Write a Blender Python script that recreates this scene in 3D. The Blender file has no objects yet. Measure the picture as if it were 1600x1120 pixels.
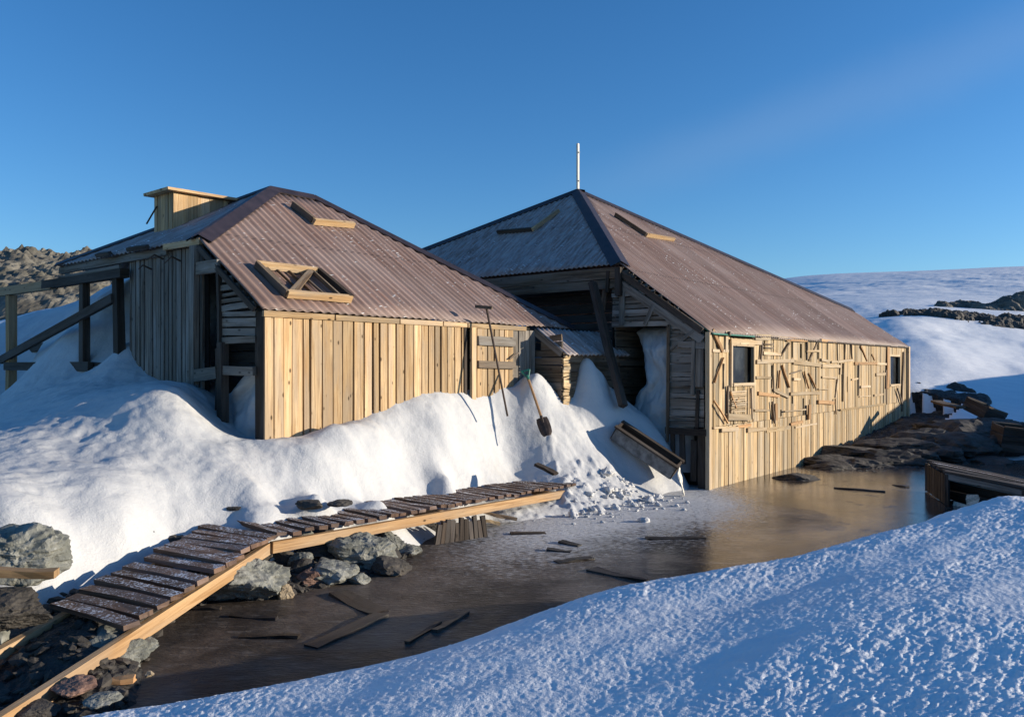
import bpy, bmesh, math, random
import numpy as np
from mathutils import Vector, noise as mnoise
R = math.radians
random.seed(7); rng = np.random.default_rng(11)
sc = bpy.context.scene
COL = sc.collection

# ------------------------------------------------------------------ camera / survey helpers
EYE = 1.85                     # eye height above the frozen pond (z = 0)
F = 1250.0; CX = 800.0; HY = 572.0
def P(px, py, Y):              # point seen at a photo position, Y metres in front of the camera
    return Vector(((px-CX)/F*Y, Y, EYE-(py-HY)/F*Y))
def ray_plane(px, py, p, n):
    d = Vector(((px-CX)/F, 1.0, -(py-HY)/F)); o = Vector((0, 0, EYE))
    t = (p-o).dot(n)/d.dot(n)
    return o+d*t
TH = math.atan2(1030, 1250)
D1 = Vector((math.sin(TH), math.cos(TH), 0)); D2 = Vector((-math.cos(TH), math.sin(TH), 0)); UP = Vector((0, 0, 1))
PM = Vector((2.928, 12.0, 0)); PL = Vector((-2.672, 8.5, 0))
def M(a, b, z): return PM+D1*a+D2*b+UP*z
def L(a, b, z): return PL+D1*a+D2*b+UP*z

# ------------------------------------------------------------------ noise
T_ = rng.random((256, 256))
def vnoise(x, y):
    xi = np.floor(x).astype(int); yi = np.floor(y).astype(int)
    fx = x-xi; fy = y-yi
    fx = fx*fx*fx*(fx*(fx*6-15)+10); fy = fy*fy*fy*(fy*(fy*6-15)+10)
    a = T_[xi & 255, yi & 255]; b = T_[(xi+1) & 255, yi & 255]
    c = T_[xi & 255, (yi+1) & 255]; d = T_[(xi+1) & 255, (yi+1) & 255]
    return (a*(1-fx)+b*fx)*(1-fy)+(c*(1-fx)+d*fx)*fy-.5
def fbm(x, y, o=4, g=.5):
    s = 0; k = 1.0; f = 1.0
    for i in range(o):
        s = s+k*vnoise(x*f+17.3*i, y*f-9.1*i); k *= g; f *= 2.03
    return s
def tps(pts, lam=1e-4):
    p = np.array(pts, float); n = len(p); xy = p[:, :2]
    d = np.linalg.norm(xy[:, None]-xy[None], axis=2); K = np.where(d > 0, d*d*np.log(d+1e-12), 0)+lam*np.eye(n)
    A = np.zeros((n+3, n+3)); A[:n, :n] = K; A[:n, n] = 1; A[:n, n+1:] = xy; A[n, :n] = 1; A[n+1:, :n] = xy.T
    w = np.linalg.solve(A, np.r_[p[:, 2], 0, 0, 0])
    def f(x, y):
        x = np.asarray(x, float); y = np.asarray(y, float); out = w[n]+w[n+1]*x+w[n+2]*y
        for i in range(n):
            r2 = (x-xy[i, 0])**2+(y-xy[i, 1])**2
            out = out+w[i]*.5*r2*np.log(r2+1e-12)
        return out
    return f

# ------------------------------------------------------------------ materials
def newmat(name):
    m = bpy.data.materials.new(name); m.use_nodes = True
    nt = m.node_tree; b = nt.nodes['Principled BSDF']
    return m, nt, b
def nd(nt, t, ins=None, **kw):
    n = nt.nodes.new(t)
    for k, v in kw.items(): setattr(n, k, v)
    for k, v in (ins or {}).items():
        if isinstance(v, bpy.types.NodeSocket): nt.links.new(v, n.inputs[k])
        else: n.inputs[k].default_value = v
    return n
def mth(nt, op, a, b=0.0, c=None, clamp=False):
    n = nt.nodes.new('ShaderNodeMath'); n.operation = op; n.use_clamp = clamp
    for i, v in enumerate((a, b) if c is None else (a, b, c)):
        if isinstance(v, bpy.types.NodeSocket): nt.links.new(v, n.inputs[i])
        else: n.inputs[i].default_value = v
    return n.outputs[0]
def ramp(nt, f, lo, hi, a=0.0, b=1.0):
    n = nd(nt, 'ShaderNodeMapRange', {0: f, 1: lo, 2: hi, 3: a, 4: b}); n.interpolation_type = 'SMOOTHSTEP'
    return n.outputs[0]
def mix(nt, f, a, b, mode='MIX'):
    n = nt.nodes.new('ShaderNodeMix'); n.data_type = 'RGBA'; n.blend_type = mode
    for s, v in ((n.inputs[0], f), (n.inputs[6], a), (n.inputs[7], b)):
        if isinstance(v, bpy.types.NodeSocket): nt.links.new(v, s)
        elif isinstance(v, (int, float)): s.default_value = v
        else: s.default_value = (*v, 1)
    return n.outputs[2]
def tex(nt, vec, scale, detail=4, rough=.55, dist=0.0, sv=None):
    if sv:
        mp = nd(nt, 'ShaderNodeMapping', {'Vector': vec, 'Scale': sv}); vec = mp.outputs[0]
    n = nd(nt, 'ShaderNodeTexNoise', {'Vector': vec, 'Scale': scale, 'Detail': detail, 'Roughness': rough, 'Distortion': dist})
    return n.outputs[0]
def bump(nt, b, h, strength, dist=.01, prev=None):
    n = nd(nt, 'ShaderNodeBump', {'Height': h, 'Strength': strength, 'Distance': dist})
    if prev is not None: nt.links.new(prev, n.inputs['Normal'])
    nt.links.new(n.outputs[0], b.inputs['Normal']); return n.outputs[0]

def wood(name, light, dark, alt, grey=None, greyamt=0.0, knot=1.0, contrast=1.0, frost=0.0, rough=.8):
    m, nt, b = newmat(name)
    uv = nd(nt, 'ShaderNodeUVMap', uv_map='UVMap').outputs[0]
    t = nd(nt, 'ShaderNodeAttribute', attribute_name='tint').outputs[2]
    g1 = tex(nt, uv, 1, 6, .62, .8, (26, 1.1, 1))
    g3 = tex(nt, uv, 1, 4, .7, .3, (110, 3.0, 1))
    g2 = tex(nt, uv, 1, 4, .6, .5, (4.5, .7, 1))
    g4 = tex(nt, uv, 1, 3, .6, .2, (9, .35, 1))
    col = mix(nt, ramp(nt, g1, .5-.22/contrast, .5+.22/contrast), dark, light)
    col = mix(nt, mth(nt, 'MULTIPLY', ramp(nt, g4, .42, .68), .65), col, alt)
    if grey: col = mix(nt, mth(nt, 'MULTIPLY', ramp(nt, g2, .42, .62), greyamt), col, grey)
    kn = nd(nt, 'ShaderNodeTexVoronoi', {'Vector': nd(nt, 'ShaderNodeMapping', {'Vector': uv, 'Scale': (9, 4.2, 1)}).outputs[0], 'Scale': 1.0, 'Randomness': 1.0}).outputs[0]
    kn = mth(nt, 'MULTIPLY', ramp(nt, kn, .15, .06), knot)
    col = mix(nt, kn, col, [c*.22 for c in dark])
    col = mix(nt, mth(nt, 'MULTIPLY', ramp(nt, g3, .57, .68), .6), col, [c*.35 for c in dark])   # checks, dirty seams
    br = mth(nt, 'MULTIPLY_ADD', t, .60, .64)
    col = mix(nt, 1.0, col, nd(nt, 'ShaderNodeCombineColor', {0: br, 1: br, 2: mth(nt, 'MULTIPLY_ADD', t, .62, .62)}).outputs[0], 'MULTIPLY')
    if frost:
        pos = nd(nt, 'ShaderNodeNewGeometry')
        fz = tex(nt, pos.outputs['Position'], 55, 4, .7)
        fl = tex(nt, pos.outputs['Position'], 5, 3, .6)
        nz = nd(nt, 'ShaderNodeSeparateXYZ', {0: pos.outputs['Normal']}).outputs[2]
        fm = mth(nt, 'MULTIPLY', ramp(nt, mth(nt, 'MULTIPLY_ADD', fl, .45, fz), .80-.16*frost, .93-.12*frost), ramp(nt, nz, .5, .9))
        col = mix(nt, fm, col, (.72, .75, .8))
    nt.links.new(col, b.inputs['Base Color'])
    b.inputs['Roughness'].default_value = rough; b.inputs['Specular IOR Level'].default_value = .25
    h = mth(nt, 'MULTIPLY_ADD', g3, .6, g1)
    bump(nt, b, h, .55, .006)
    return m

W = {}
W['fresh'] = wood('fresh pine', (.64, .46, .27), (.35, .215, .105), (.49, .31, .15), (.36, .29, .22), .6, 1.0, 1.3)
W['bleached'] = wood('bleached pine', (.62, .46, .27), (.32, .21, .105), (.46, .31, .155), (.34, .29, .22), .7, .6, 1.5)
W['batten'] = wood('pale batten wood', (.58, .45, .30), (.38, .265, .15), (.47, .33, .19), (.45, .39, .32), .4, .8, 1.3)
W['orange'] = wood('red stained batten wood', (.50, .31, .16), (.34, .18, .08), (.42, .24, .11), None, 0, .8)
W['grey'] = wood('weathered grey wood', (.25, .22, .19), (.085, .07, .058), (.15, .115, .085), (.28, .27, .26), .6, .7, 1.3)
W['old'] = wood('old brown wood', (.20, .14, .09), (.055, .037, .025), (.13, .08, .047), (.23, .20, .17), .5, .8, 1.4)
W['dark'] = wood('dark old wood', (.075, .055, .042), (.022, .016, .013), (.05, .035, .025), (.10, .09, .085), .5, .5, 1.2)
W['wet'] = wood('wet frozen wood', (.04, .03, .024), (.012, .009, .008), (.03, .02, .015), (.06, .055, .05), .4, .3, 1.2, rough=.45)
W['deck'] = wood('frosted brown decking', (.21, .13, .09), (.08, .046, .032), (.14, .08, .055), (.20, .17, .165), .4, .4, 1.2, frost=.36)
W['stringer'] = wood('new orange timber', (.52, .335, .175), (.30, .165, .07), (.42, .25, .12), (.34, .27, .2), .45, 1.0, 1.4)
W['white'] = wood('white painted pole', (.7, .68, .62), (.5, .47, .42), (.62, .6, .55), None, 0, .5)

def simple(name, col, rough=.6, metal=0.0, var=.35, sc_=18, bs=.3):
    m, nt, b = newmat(name)
    pos = nd(nt, 'ShaderNodeNewGeometry').outputs['Position']
    n1 = tex(nt, pos, sc_, 5, .6)
    c = mix(nt, ramp(nt, n1, .3, .7), [x*(1-var) for x in col], [min(1, x*(1+var)) for x in col])
    nt.links.new(c, b.inputs['Base Color']); b.inputs['Roughness'].default_value = rough; b.inputs['Metallic'].default_value = metal
    bump(nt, b, n1, bs, .01)
    return m
MAT_cap = simple('dark brown metal capping', (.030, .022, .026), .5, 0, .3, 6, .1)
MAT_iron = simple('rusty iron', (.06, .04, .03), .6, .3)
MAT_green = simple('green plastic', (.02, .16, .11), .45)
MAT_void = simple('unlit interior black', (.012, .011, .010), .95)  # near-black colour paints the unlit space behind the boards
MAT_felt = simple('frosted grey panel', (.15, .155, .16), .8, 0, .45, 9)
MAT_canvas = simple('pale torn canvas', (.6, .57, .5), .9, 0, .3, 30)
MAT_glass, nt, b = newmat('dusty window glass')
pos = nd(nt, 'ShaderNodeNewGeometry').outputs['Position']
gn = tex(nt, pos, 3.2, 4, .6)
nt.links.new(mix(nt, ramp(nt, gn, .45, .72), (.008, .009, .010), (.045, .05, .05)), b.inputs['Base Color'])
b.inputs['Roughness'].default_value = .22

def roofmat(name, frost):
    m, nt, b = newmat(name)
    uv = nd(nt, 'ShaderNodeUVMap', uv_map='UVMap').outputs[0]
    t = nd(nt, 'ShaderNodeAttribute', attribute_name='tint').outputs[2]
    s1 = tex(nt, uv, 1, 5, .6, .2, (7, .35, 1))
    s2 = tex(nt, uv, 1, 4, .6, .1, (30, .8, 1))
    big = tex(nt, uv, .5, 4, .6, .3)
    c = mix(nt, ramp(nt, s1, .35, .68), (.160, .098, .076), (.275, .188, .158))
    c = mix(nt, mth(nt, 'MULTIPLY', ramp(nt, s2, .56, .70), .55), c, (.30, .125, .065))
    c = mix(nt, mth(nt, 'MULTIPLY', ramp(nt, big, .35, .7), .45), c, (.33, .262, .238))
    c = mix(nt, 1.0, c, nd(nt, 'ShaderNodeCombineColor', {0: mth(nt, 'MULTIPLY_ADD', t, .22, .9), 1: mth(nt, 'MULTIPLY_ADD', t, .25, .88), 2: mth(nt, 'MULTIPLY_ADD', t, .27, .87)}).outputs[0], 'MULTIPLY')
    lv = mth(nt, 'FRACT', mth(nt, 'MULTIPLY', nd(nt, 'ShaderNodeSeparateXYZ', {0: uv}).outputs[1], .57))
    c = mix(nt, mth(nt, 'MULTIPLY', ramp(nt, lv, .022, .004), .6), c, (.05, .035, .03))
    # frost and rime flecks caught on the ribs
    fl = tex(nt, uv, 1, 3, .6, .2, (9, 26, 1))
    fs = tex(nt, uv, 1, 2, .5, 0, (.7, .7, 1))
    fm = ramp(nt, mth(nt, 'MULTIPLY_ADD', fs, .25, fl), .785, .83)
    c = mix(nt, fm, c, (.72, .72, .72))
    film = tex(nt, uv, 1, 5, .65, 0, (16, 3, 1))
    c = mix(nt, mth(nt, 'MULTIPLY', ramp(nt, film, .3, .7), frost), c, (.62, .64, .66))
    nt.links.new(c, b.inputs['Base Color'])
    b.inputs['Roughness'].default_value = .62; b.inputs['Specular IOR Level'].default_value = .35
    bump(nt, b, mth(nt, 'ADD', s2, fm), .25, .006)
    return m
MAT_roof = roofmat('faded red corrugated iron', .03)
MAT_roof_frost = roofmat('frosted corrugated iron', .42)

def snowmat(name, bs=.5, dirt=0.0, alb=1.0):
    m, nt, b = newmat(name)
    pos = nd(nt, 'ShaderNodeNewGeometry').outputs['Position']
    a = tex(nt, pos, 7, 6, .6); f = tex(nt, pos, 70, 3, .6); w = tex(nt, pos, 1, 4, .6, .4, (1.6, 3.5, 3))
    c = mix(nt, ramp(nt, w, .3, .7), [alb*x for x in (.68, .69, .71)], [alb*x for x in (.77, .77, .77)])
    if dirt:
        dd = tex(nt, pos, 1.1, 6, .65)
        c = mix(nt, mth(nt, 'MULTIPLY', ramp(nt, dd, .55, .78), dirt), c, (.48, .44, .38))
    nt.links.new(c, b.inputs['Base Color'])
    b.inputs['Roughness'].default_value = .55; b.inputs['Specular IOR Level'].default_value = .3
    h = mth(nt, 'MULTIPLY_ADD', f, .22, a)
    bump(nt, b, h, bs, .035)
    return m
MAT_snow = snowmat('old snow', .5, .3, .70)
MAT_snowf = snowmat('far snow', .4, 0, 1.05)
MAT_snowb = snowmat('wind crusted snow', .5, 0, 1.1)

def rockmat(name, a_, b_, c_, sc_=3.0):
    m, nt, b = newmat(name)
    pos = nd(nt, 'ShaderNodeTexCoord').outputs['Object']
    oi = nd(nt, 'ShaderNodeObjectInfo').outputs['Random']
    n1 = tex(nt, pos, sc_, 7, .65, .4); n2 = tex(nt, pos, sc_*7, 5, .7); n3 = tex(nt, pos, sc_*.6, 4, .6, 1.5, (1, 1, 3.2))
    c = mix(nt, ramp(nt, n1, .33, .66), a_, b_)
    c = mix(nt, ramp(nt, n3, .5, .68), c, c_)
    c = mix(nt, mth(nt, 'MULTIPLY', ramp(nt, n2, .55, .7), .7), c, [x*.3 for x in a_])
    c = mix(nt, mth(nt, 'MULTIPLY', ramp(nt, n2, .42, .3), .5), c, [min(1, x*1.6) for x in b_])
    v = mth(nt, 'MULTIPLY_ADD', oi, .5, .75)
    c = mix(nt, 1.0, c, nd(nt, 'ShaderNodeCombineColor', {0: v, 1: v, 2: v}).outputs[0], 'MULTIPLY')
    nt.links.new(c, b.inputs['Base Color']); b.inputs['Roughness'].default_value = .85
    bump(nt, b, mth(nt, 'MULTIPLY_ADD', n2, .4, n1), .8, .03)
    return m
MAT_rock = rockmat('grey green gneiss', (.105, .11, .095), (.25, .25, .225), (.16, .155, .12))
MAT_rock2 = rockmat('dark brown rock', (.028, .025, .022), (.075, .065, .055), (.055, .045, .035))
MAT_rockt = rockmat('tan rock', (.26, .2, .13), (.42, .34, .23), (.3, .22, .14))
MAT_rockr = rockmat('red brown rock', (.09, .05, .04), (.2, .12, .09), (.13, .09, .075))
MAT_hill = rockmat('lichened hill rock', (.07, .064, .052), (.19, .175, .145), (.11, .10, .075), .5)

m, nt, b = newmat('dark gravel'); MAT_gravel = m
pos = nd(nt, 'ShaderNodeNewGeometry').outputs['Position']
vo = nd(nt, 'ShaderNodeTexVoronoi', {'Vector': pos, 'Scale': 22.0})
n1 = tex(nt, pos, 9, 6, .7)
c = mix(nt, ramp(nt, n1, .35, .68), (.012, .011, .010), (.06, .053, .046))
nt.links.new(c, b.inputs['Base Color']); b.inputs['Roughness'].default_value = .8
bump(nt, b, mth(nt, 'ADD', vo.outputs[0], n1), 1.0, .04)

m, nt, b = newmat('pond ice'); MAT_ice = m
pos = nd(nt, 'ShaderNodeNewGeometry').outputs['Position']
sx = nd(nt, 'ShaderNodeSeparateXYZ', {0: pos}); X_, Y_ = sx.outputs[0], sx.outputs[1]
n1 = tex(nt, pos, .9, 5, .6, .5); n2 = tex(nt, pos, 22, 4, .65, .3, (.6, 1.6, 1)); n3 = tex(nt, pos, 60, 3, .7); n4 = tex(nt, pos, 2.3, 5, .65)
# the frosted, crusted corner below the snow pile: distance in front of the shore line from the boardwalk to the hut corner
dist_ = mth(nt, 'SUBTRACT', mth(nt, 'MULTIPLY_ADD', X_, .80, 9.25), Y_)        # metres off shore, about
near = ramp(nt, mth(nt, 'MULTIPLY_ADD', n4, 1.6, dist_), 4.7, 1.2)
side = mth(nt, 'MULTIPLY', ramp(nt, X_, -1.8, .6), ramp(nt, X_, 4.2, 2.6))
fmask = mth(nt, 'MULTIPLY', near, side)
fr = mth(nt, 'MULTIPLY', ramp(nt, mth(nt, 'MULTIPLY_ADD', fmask, .36, n2), .62, .86), fmask)
base = mix(nt, ramp(nt, n1, .35, .65), (.034, .028, .024), (.125, .100, .082))
base = mix(nt, mth(nt, 'MULTIPLY', ramp(nt, n4, .55, .75), .3), base, (.07, .06, .055))
st_ = tex(nt, pos, 1, 5, .65, .4, (5, 14, 1))
base = mix(nt, mth(nt, 'MULTIPLY', ramp(nt, st_, .5, .72), .5), base, (.20, .175, .155))
sp = mth(nt, 'MULTIPLY', ramp(nt, n3, .67, .75), .5)
base = mix(nt, sp, base, (.5, .5, .5))
base = mix(nt, mth(nt, 'MULTIPLY', fr, .8), base, (.70, .70, .70))
nt.links.new(base, b.inputs['Base Color'])
r_ = mth(nt, 'MULTIPLY_ADD', ramp(nt, n4, .4, .7), .10, .07)
matte = ramp(nt, mth(nt, 'MULTIPLY_ADD', n1, 1.2, X_), 2.3, .9)
nt.links.new(mth(nt, 'MAXIMUM', mth(nt, 'MULTIPLY_ADD', matte, mth(nt, 'MULTIPLY_ADD', n4, .25, .12), r_), mth(nt, 'MULTIPLY', fr, .7)), b.inputs['Roughness'])
b.inputs['IOR'].default_value = 1.36
nt.links.new(mth(nt, 'MULTIPLY_ADD', ramp(nt, mth(nt, 'MULTIPLY_ADD', n1, 1.2, X_), .9, 2.3), .50, .14), b.inputs['Specular IOR Level'])
ex_ = mth(nt, 'MULTIPLY', mth(nt, 'SUBTRACT', X_, 2.5), .55); ey_ = mth(nt, 'MULTIPLY', mth(nt, 'SUBTRACT', Y_, 9.9), .62)
ell = ramp(nt, mth(nt, 'ADD', mth(nt, 'MULTIPLY', ex_, ex_), mth(nt, 'MULTIPLY_ADD', ey_, ey_, mth(nt, 'MULTIPLY', n4, .8))), 1.25, .45)
crust = mth(nt, 'MULTIPLY_ADD', ell, 1.3, mth(nt, 'MULTIPLY', ramp(nt, n4, .55, .7), .25))
nrm = bump(nt, b, mth(nt, 'MULTIPLY', n2, mth(nt, 'MAXIMUM', crust, mth(nt, 'ADD', mth(nt, 'MULTIPLY_ADD', fmask, 1.2, .12), mth(nt, 'MULTIPLY', matte, .5)))), .55, .03)

# ------------------------------------------------------------------ mesh helper
class MB:
    def __init__(s): s.v = []; s.f = []; s.uv = []; s.t = []
    def poly(s, pts, uvs=None, tint=.5):
        i = len(s.v); s.v += [Vector(p) for p in pts]; s.f.append(list(range(i, i+len(pts))))
        s.uv.append(uvs or [(p[0]*.3+p[1]*.3, p[2]) for p in pts]); s.t.append(tint)
    def plank(s, p0, p1, wd, w, t, tint=None, jit=.003, w1=None, seg=1, warp=0.0):
        p0 = Vector(p0); p1 = Vector(p1); e = p1-p0; ln = e.length
        if ln < 1e-4: return
        e.normalize(); wd = Vector(wd); wd = (wd-e*wd.dot(e)).normalized(); n = e.cross(wd)
        tint = random.random() if tint is None else tint; w1 = w if w1 is None else w1
        ou, ov = random.random()*50, random.random()*50; rings = []
        ph = random.random()*6
        for k in range(seg+1):
            q = k/seg; c = p0+e*(ln*q)+n*(warp*math.sin(ph+q*4))+wd*(warp*.5*math.sin(ph*2+q*3)); ww = (w+(w1-w)*q)/2
            r = []
            for a, b_ in ((-1, -1), (1, -1), (1, 1), (-1, 1)):
                j = Vector((random.uniform(-jit, jit), random.uniform(-jit, jit), random.uniform(-jit, jit)))
                if k in (0, seg): j += e*random.uniform(-jit, jit)*1.5
                r.append(c+wd*(a*ww)+n*(b_*t/2)+j)
            rings.append(r)
        base = len(s.v)
        for r in rings: s.v += r
        cu = [ou-w/2, ou+w/2, ou+w/2+t, ou+w*1.5+t, ou+w*1.5+2*t]
        for k in range(seg):
            v0 = ov+ln*k/seg; v1 = ov+ln*(k+1)/seg
            for c in range(4):
                a = base+k*4+c; b_ = base+k*4+(c+1) % 4
                s.f.append([a, b_, b_+4, a+4]); s.uv.append([(cu[c], v0), (cu[c+1], v0), (cu[c+1], v1), (cu[c], v1)]); s.t.append(tint)
        for st, k in ((base, 0), (base+seg*4, 1)):
            s.f.append([st, st+1, st+2, st+3]); s.uv.append([(ou, ov), (ou+w*.3, ov), (ou+w*.3, ov+.02), (ou, ov+.02)]); s.t.append(tint*.8)
    def box(s, c, ex, ey, ez, tint=.5):       # half extents as vectors
        c = Vector(c); s.plank(c-ex, c+ex, ey, 2*ey.length, 2*ez.length, tint, 0)
    def tube(s, p0, p1, r0, r1=None, n=10, tint=.5):
        p0 = Vector(p0); p1 = Vector(p1); r1 = r0 if r1 is None else r1; e = (p1-p0).normalized()
        x = e.orthogonal().normalized(); y = e.cross(x); b_ = len(s.v)
        for p, r in ((p0, r0), (p1, r1)):
            for k in range(n):
                a = 2*math.pi*k/n; s.v.append(p+x*(r*math.cos(a))+y*(r*math.sin(a)))
        for k in range(n):
            a = b_+k; c = b_+(k+1) % n
            s.f.append([a, c, c+n, a+n]); s.uv.append([(k/n, 0), ((k+1)/n, 0), ((k+1)/n, 1), (k/n, 1)]); s.t.append(tint)
        s.f.append([b_+k for k in range(n)]); s.uv.append([(0, 0)]*n); s.t.append(tint)
        s.f.append([b_+n+k for k in range(n)]); s.uv.append([(0, 0)]*n); s.t.append(tint)
    def build(s, name, mat, parent=None, loc=None, smooth=False, recalc=True):
        me = bpy.data.meshes.new(name)
        if parent is not None:
            r = parent; off = Vector()
            while r is not None: off += r.location; r = r.parent
            loc_ = Vector()
        else:
            if loc is None:
                a = np.array([tuple(q) for q in s.v]); loc = Vector(((a[:, 0].min()+a[:, 0].max())/2, (a[:, 1].min()+a[:, 1].max())/2, a[:, 2].min()))
            off = Vector(loc); loc_ = Vector(loc)
        me.from_pydata([tuple(q-off) for q in s.v], [], s.f)
        uvl = me.uv_layers.new(name='UVMap'); flat = [c for u in s.uv for q in u for c in q]; uvl.data.foreach_set('uv', flat)
        at = me.attributes.new('tint', 'FLOAT', 'FACE'); at.data.foreach_set('value', s.t)
        if recalc:
            bm = bmesh.new(); bm.from_mesh(me); bmesh.ops.recalc_face_normals(bm, faces=bm.faces); bm.to_mesh(me); bm.free()
        if smooth: me.polygons.foreach_set('use_smooth', [True]*len(me.polygons))
        me.materials.append(mat)
        o = bpy.data.objects.new(name, me); COL.objects.link(o); o.location = loc_
        if parent is not None: o.parent = parent
        return o
def tag(o, label=None, cat=None, group=None, kind=None):
    for k, v in (('label', label), ('category', cat), ('group', group), ('kind', kind)):
        if v: o[k] = v
    return o
def empty(name, loc, label, cat, group=None):
    o = bpy.data.objects.new(name, None); COL.objects.link(o); o.location = loc; o.empty_display_size = .2
    return tag(o, label, cat, group)
def grid_mesh(name, X, Y, Z, mat, kind='structure', smooth=True):
    n, m_ = X.shape; me = bpy.data.meshes.new(name)
    co = np.stack([X, Y, Z], -1).reshape(-1, 3)
    i = np.arange(n*m_).reshape(n, m_)
    q = np.stack([i[:-1, :-1], i[:-1, 1:], i[1:, 1:], i[1:, :-1]], -1).reshape(-1, 4)
    me.vertices.add(len(co)); me.vertices.foreach_set('co', co.ravel())
    me.loops.add(q.size); me.loops.foreach_set('vertex_index', q.ravel())
    me.polygons.add(len(q)); me.polygons.foreach_set('loop_start', np.arange(0, q.size, 4)); me.polygons.foreach_set('loop_total', np.full(len(q), 4))
    me.polygons.foreach_set('use_smooth', np.full(len(q), smooth)); me.update(calc_edges=True); me.validate()
    me.materials.append(mat)
    o = bpy.data.objects.new(name, me); COL.objects.link(o)
    if me.polygons[len(q)//2].normal.z < 0: me.flip_normals()
    return tag(o, kind=kind)

# plank wall: F(u, z) -> world, vertical boards between breaks, with holes cut out
def vwall(mb, Fn, n, u0, u1, zb, zt, wr=(.10, .16), t=.025, holes=(), gap=.004, out=0.0, ragged=.0, tr=(0, 1)):
    br = [u0]; u = u0
    while u < u1-.06:
        u += random.uniform(*wr); br.append(min(u, u1))
    if br[-1] < u1: br.append(u1)
    hb = sorted({h for ho in holes for h in ho[:2] if u0 < h < u1})
    br = [x for x in br if all(abs(x-h) > .03 for h in hb)]+hb; br = sorted(set(br))
    for a, c in zip(br[:-1], br[1:]):
        if c-a < .012: continue
        mid = (a+c)/2; segs = [(zb(mid)-random.uniform(0, ragged), zt(mid))]
        for ho in holes:
            if ho[0]-.001 <= mid <= ho[1]+.001:
                ns = []
                for s0, s1 in segs:
                    if ho[2] > s0: ns.append((s0, min(s1, ho[2])))
                    if ho[3] < s1: ns.append((max(s0, ho[3]), s1))
                segs = ns
        o_ = out+random.uniform(-.006, .006); tint = random.uniform(*tr)
        for s0, s1 in segs:
            if s1-s0 < .02: continue
            g = gap*random.uniform(.3, 2.2)
            k = random.uniform(-.004, .004)
            mb.plank(Fn(mid+k, s0)+n*o_, Fn(mid-k, s1)+n*o_, Fn(mid+1, s0)-Fn(mid, s0), max(.01, c-a-g), t, tint, .002)
def hwall(mb, Fn, n, z0, z1, ur, hr=(.10, .17), t=.025, gap=.006, out=0.0, tr=(0, 1), tilt=.008):
    z = z0
    while z < z1-.02:
        h = min(random.uniform(*hr), z1-z); mid = z+h/2; a, c = ur(mid)
        if c-a > .05:
            o_ = out+random.uniform(-.008, .008); k = random.uniform(-tilt, tilt)
            mb.plank(Fn(a, mid+k)+n*o_, Fn(c, mid-k)+n*o_, UP, h-gap*random.uniform(.4, 2.5), t, random.uniform(*tr), .003, seg=3, warp=.006)
        z += h

# corrugated roof plane from a planar world polygon; eu runs along the eave
def roofplane(pts, eu, pitch=.10, amp=.009, sag=.012):
    mb = MB(); pts = [Vector(p) for p in pts]; eu = Vector(eu).normalized()
    n = Vector()
    for i in range(len(pts)):
        n += (pts[i]-pts[0]).cross(pts[(i+1) % len(pts)]-pts[0])
    n.normalize()
    if n.z < 0: n = -n
    eu = (eu-n*eu.dot(n)).normalized(); ev = n.cross(eu); O = pts[0]
    uv = [((p-O).dot(eu), (p-O).dot(ev)) for p in pts]
    umin = min(u for u, v in uv)+.001; umax = max(u for u, v in uv)-.001
    cols = int((umax-umin)/(pitch/6))+1; rows = 10; ids = []
    sheet = {}
    for k in range(cols+1):
        u = umin+(umax-umin)*k/cols; vs = []
        for (a, b_) in zip(uv, uv[1:]+uv[:1]):
            if (a[0]-u)*(b_[0]-u) <= 0 and abs(a[0]-b_[0]) > 1e-9: vs.append(a[1]+(b_[1]-a[1])*(u-a[0])/(b_[0]-a[0]))
        v0, v1 = min(vs), max(vs); st = int(u/.66)
        v0 += (random.Random(st*7+3).uniform(-.012, .012))
        col = []
        for r in range(rows+1):
            v = v0+(v1-v0)*r/rows
            h = amp*math.sin(2*math.pi*u/pitch)+sag*mnoise.noise(Vector((u*.9, v*.9, 3.1)))
            col.append(len(mb.v)); mb.v.append(O+eu*u+ev*v+n*h); sheet[len(mb.v)-1] = (u, v)
        ids.append(col)
    for k in range(cols):
        st = int((umin+(umax-umin)*k/cols)/.66); ti = random.Random(st*31+int(umax*10)).random()
        for r in range(rows):
            q = [ids[k][r], ids[k+1][r], ids[k+1][r+1], ids[k][r+1]]
            mb.f.append(q); mb.uv.append([sheet[i] for i in q]); mb.t.append(ti)
    return mb, n
def build_roof(mb, name, mat, parent):
    o = mb.build(name, mat, parent, smooth=True)
    s = o.modifiers.new('sheet', 'SOLIDIFY'); s.thickness = .008; s.offset = -1
    return o
def cap(mb, p0, p1, nA, nB, dA, dB, w=.16, lift=.03, w0=None):
    # folded capping along an edge: a flange lying down each roof plane
    p0 = Vector(p0); p1 = Vector(p1); m_ = (nA+nB).normalized(); w0 = w if w0 is None else w0
    c0 = p0+m_*(lift+.02); c1 = p1+m_*(lift+.02)
    for n, d in ((nA, dA), (nB, dB)):
        e = (p1-p0).normalized(); d = Vector(d); d = (d-n*d.dot(n)); d = (d-e*d.dot(e)).normalized()
        a0 = p0+d*w0+n*lift; a1 = p1+d*w+n*lift
        mb.poly([c0, c1, a1, a0], tint=.5)
        mb.poly([a0, a1, a1-n*.02, a0-n*.02], tint=.5)
        if n is nA: continue
    mb.poly([c0, p0+dA*.0, p0], tint=.5)

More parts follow.
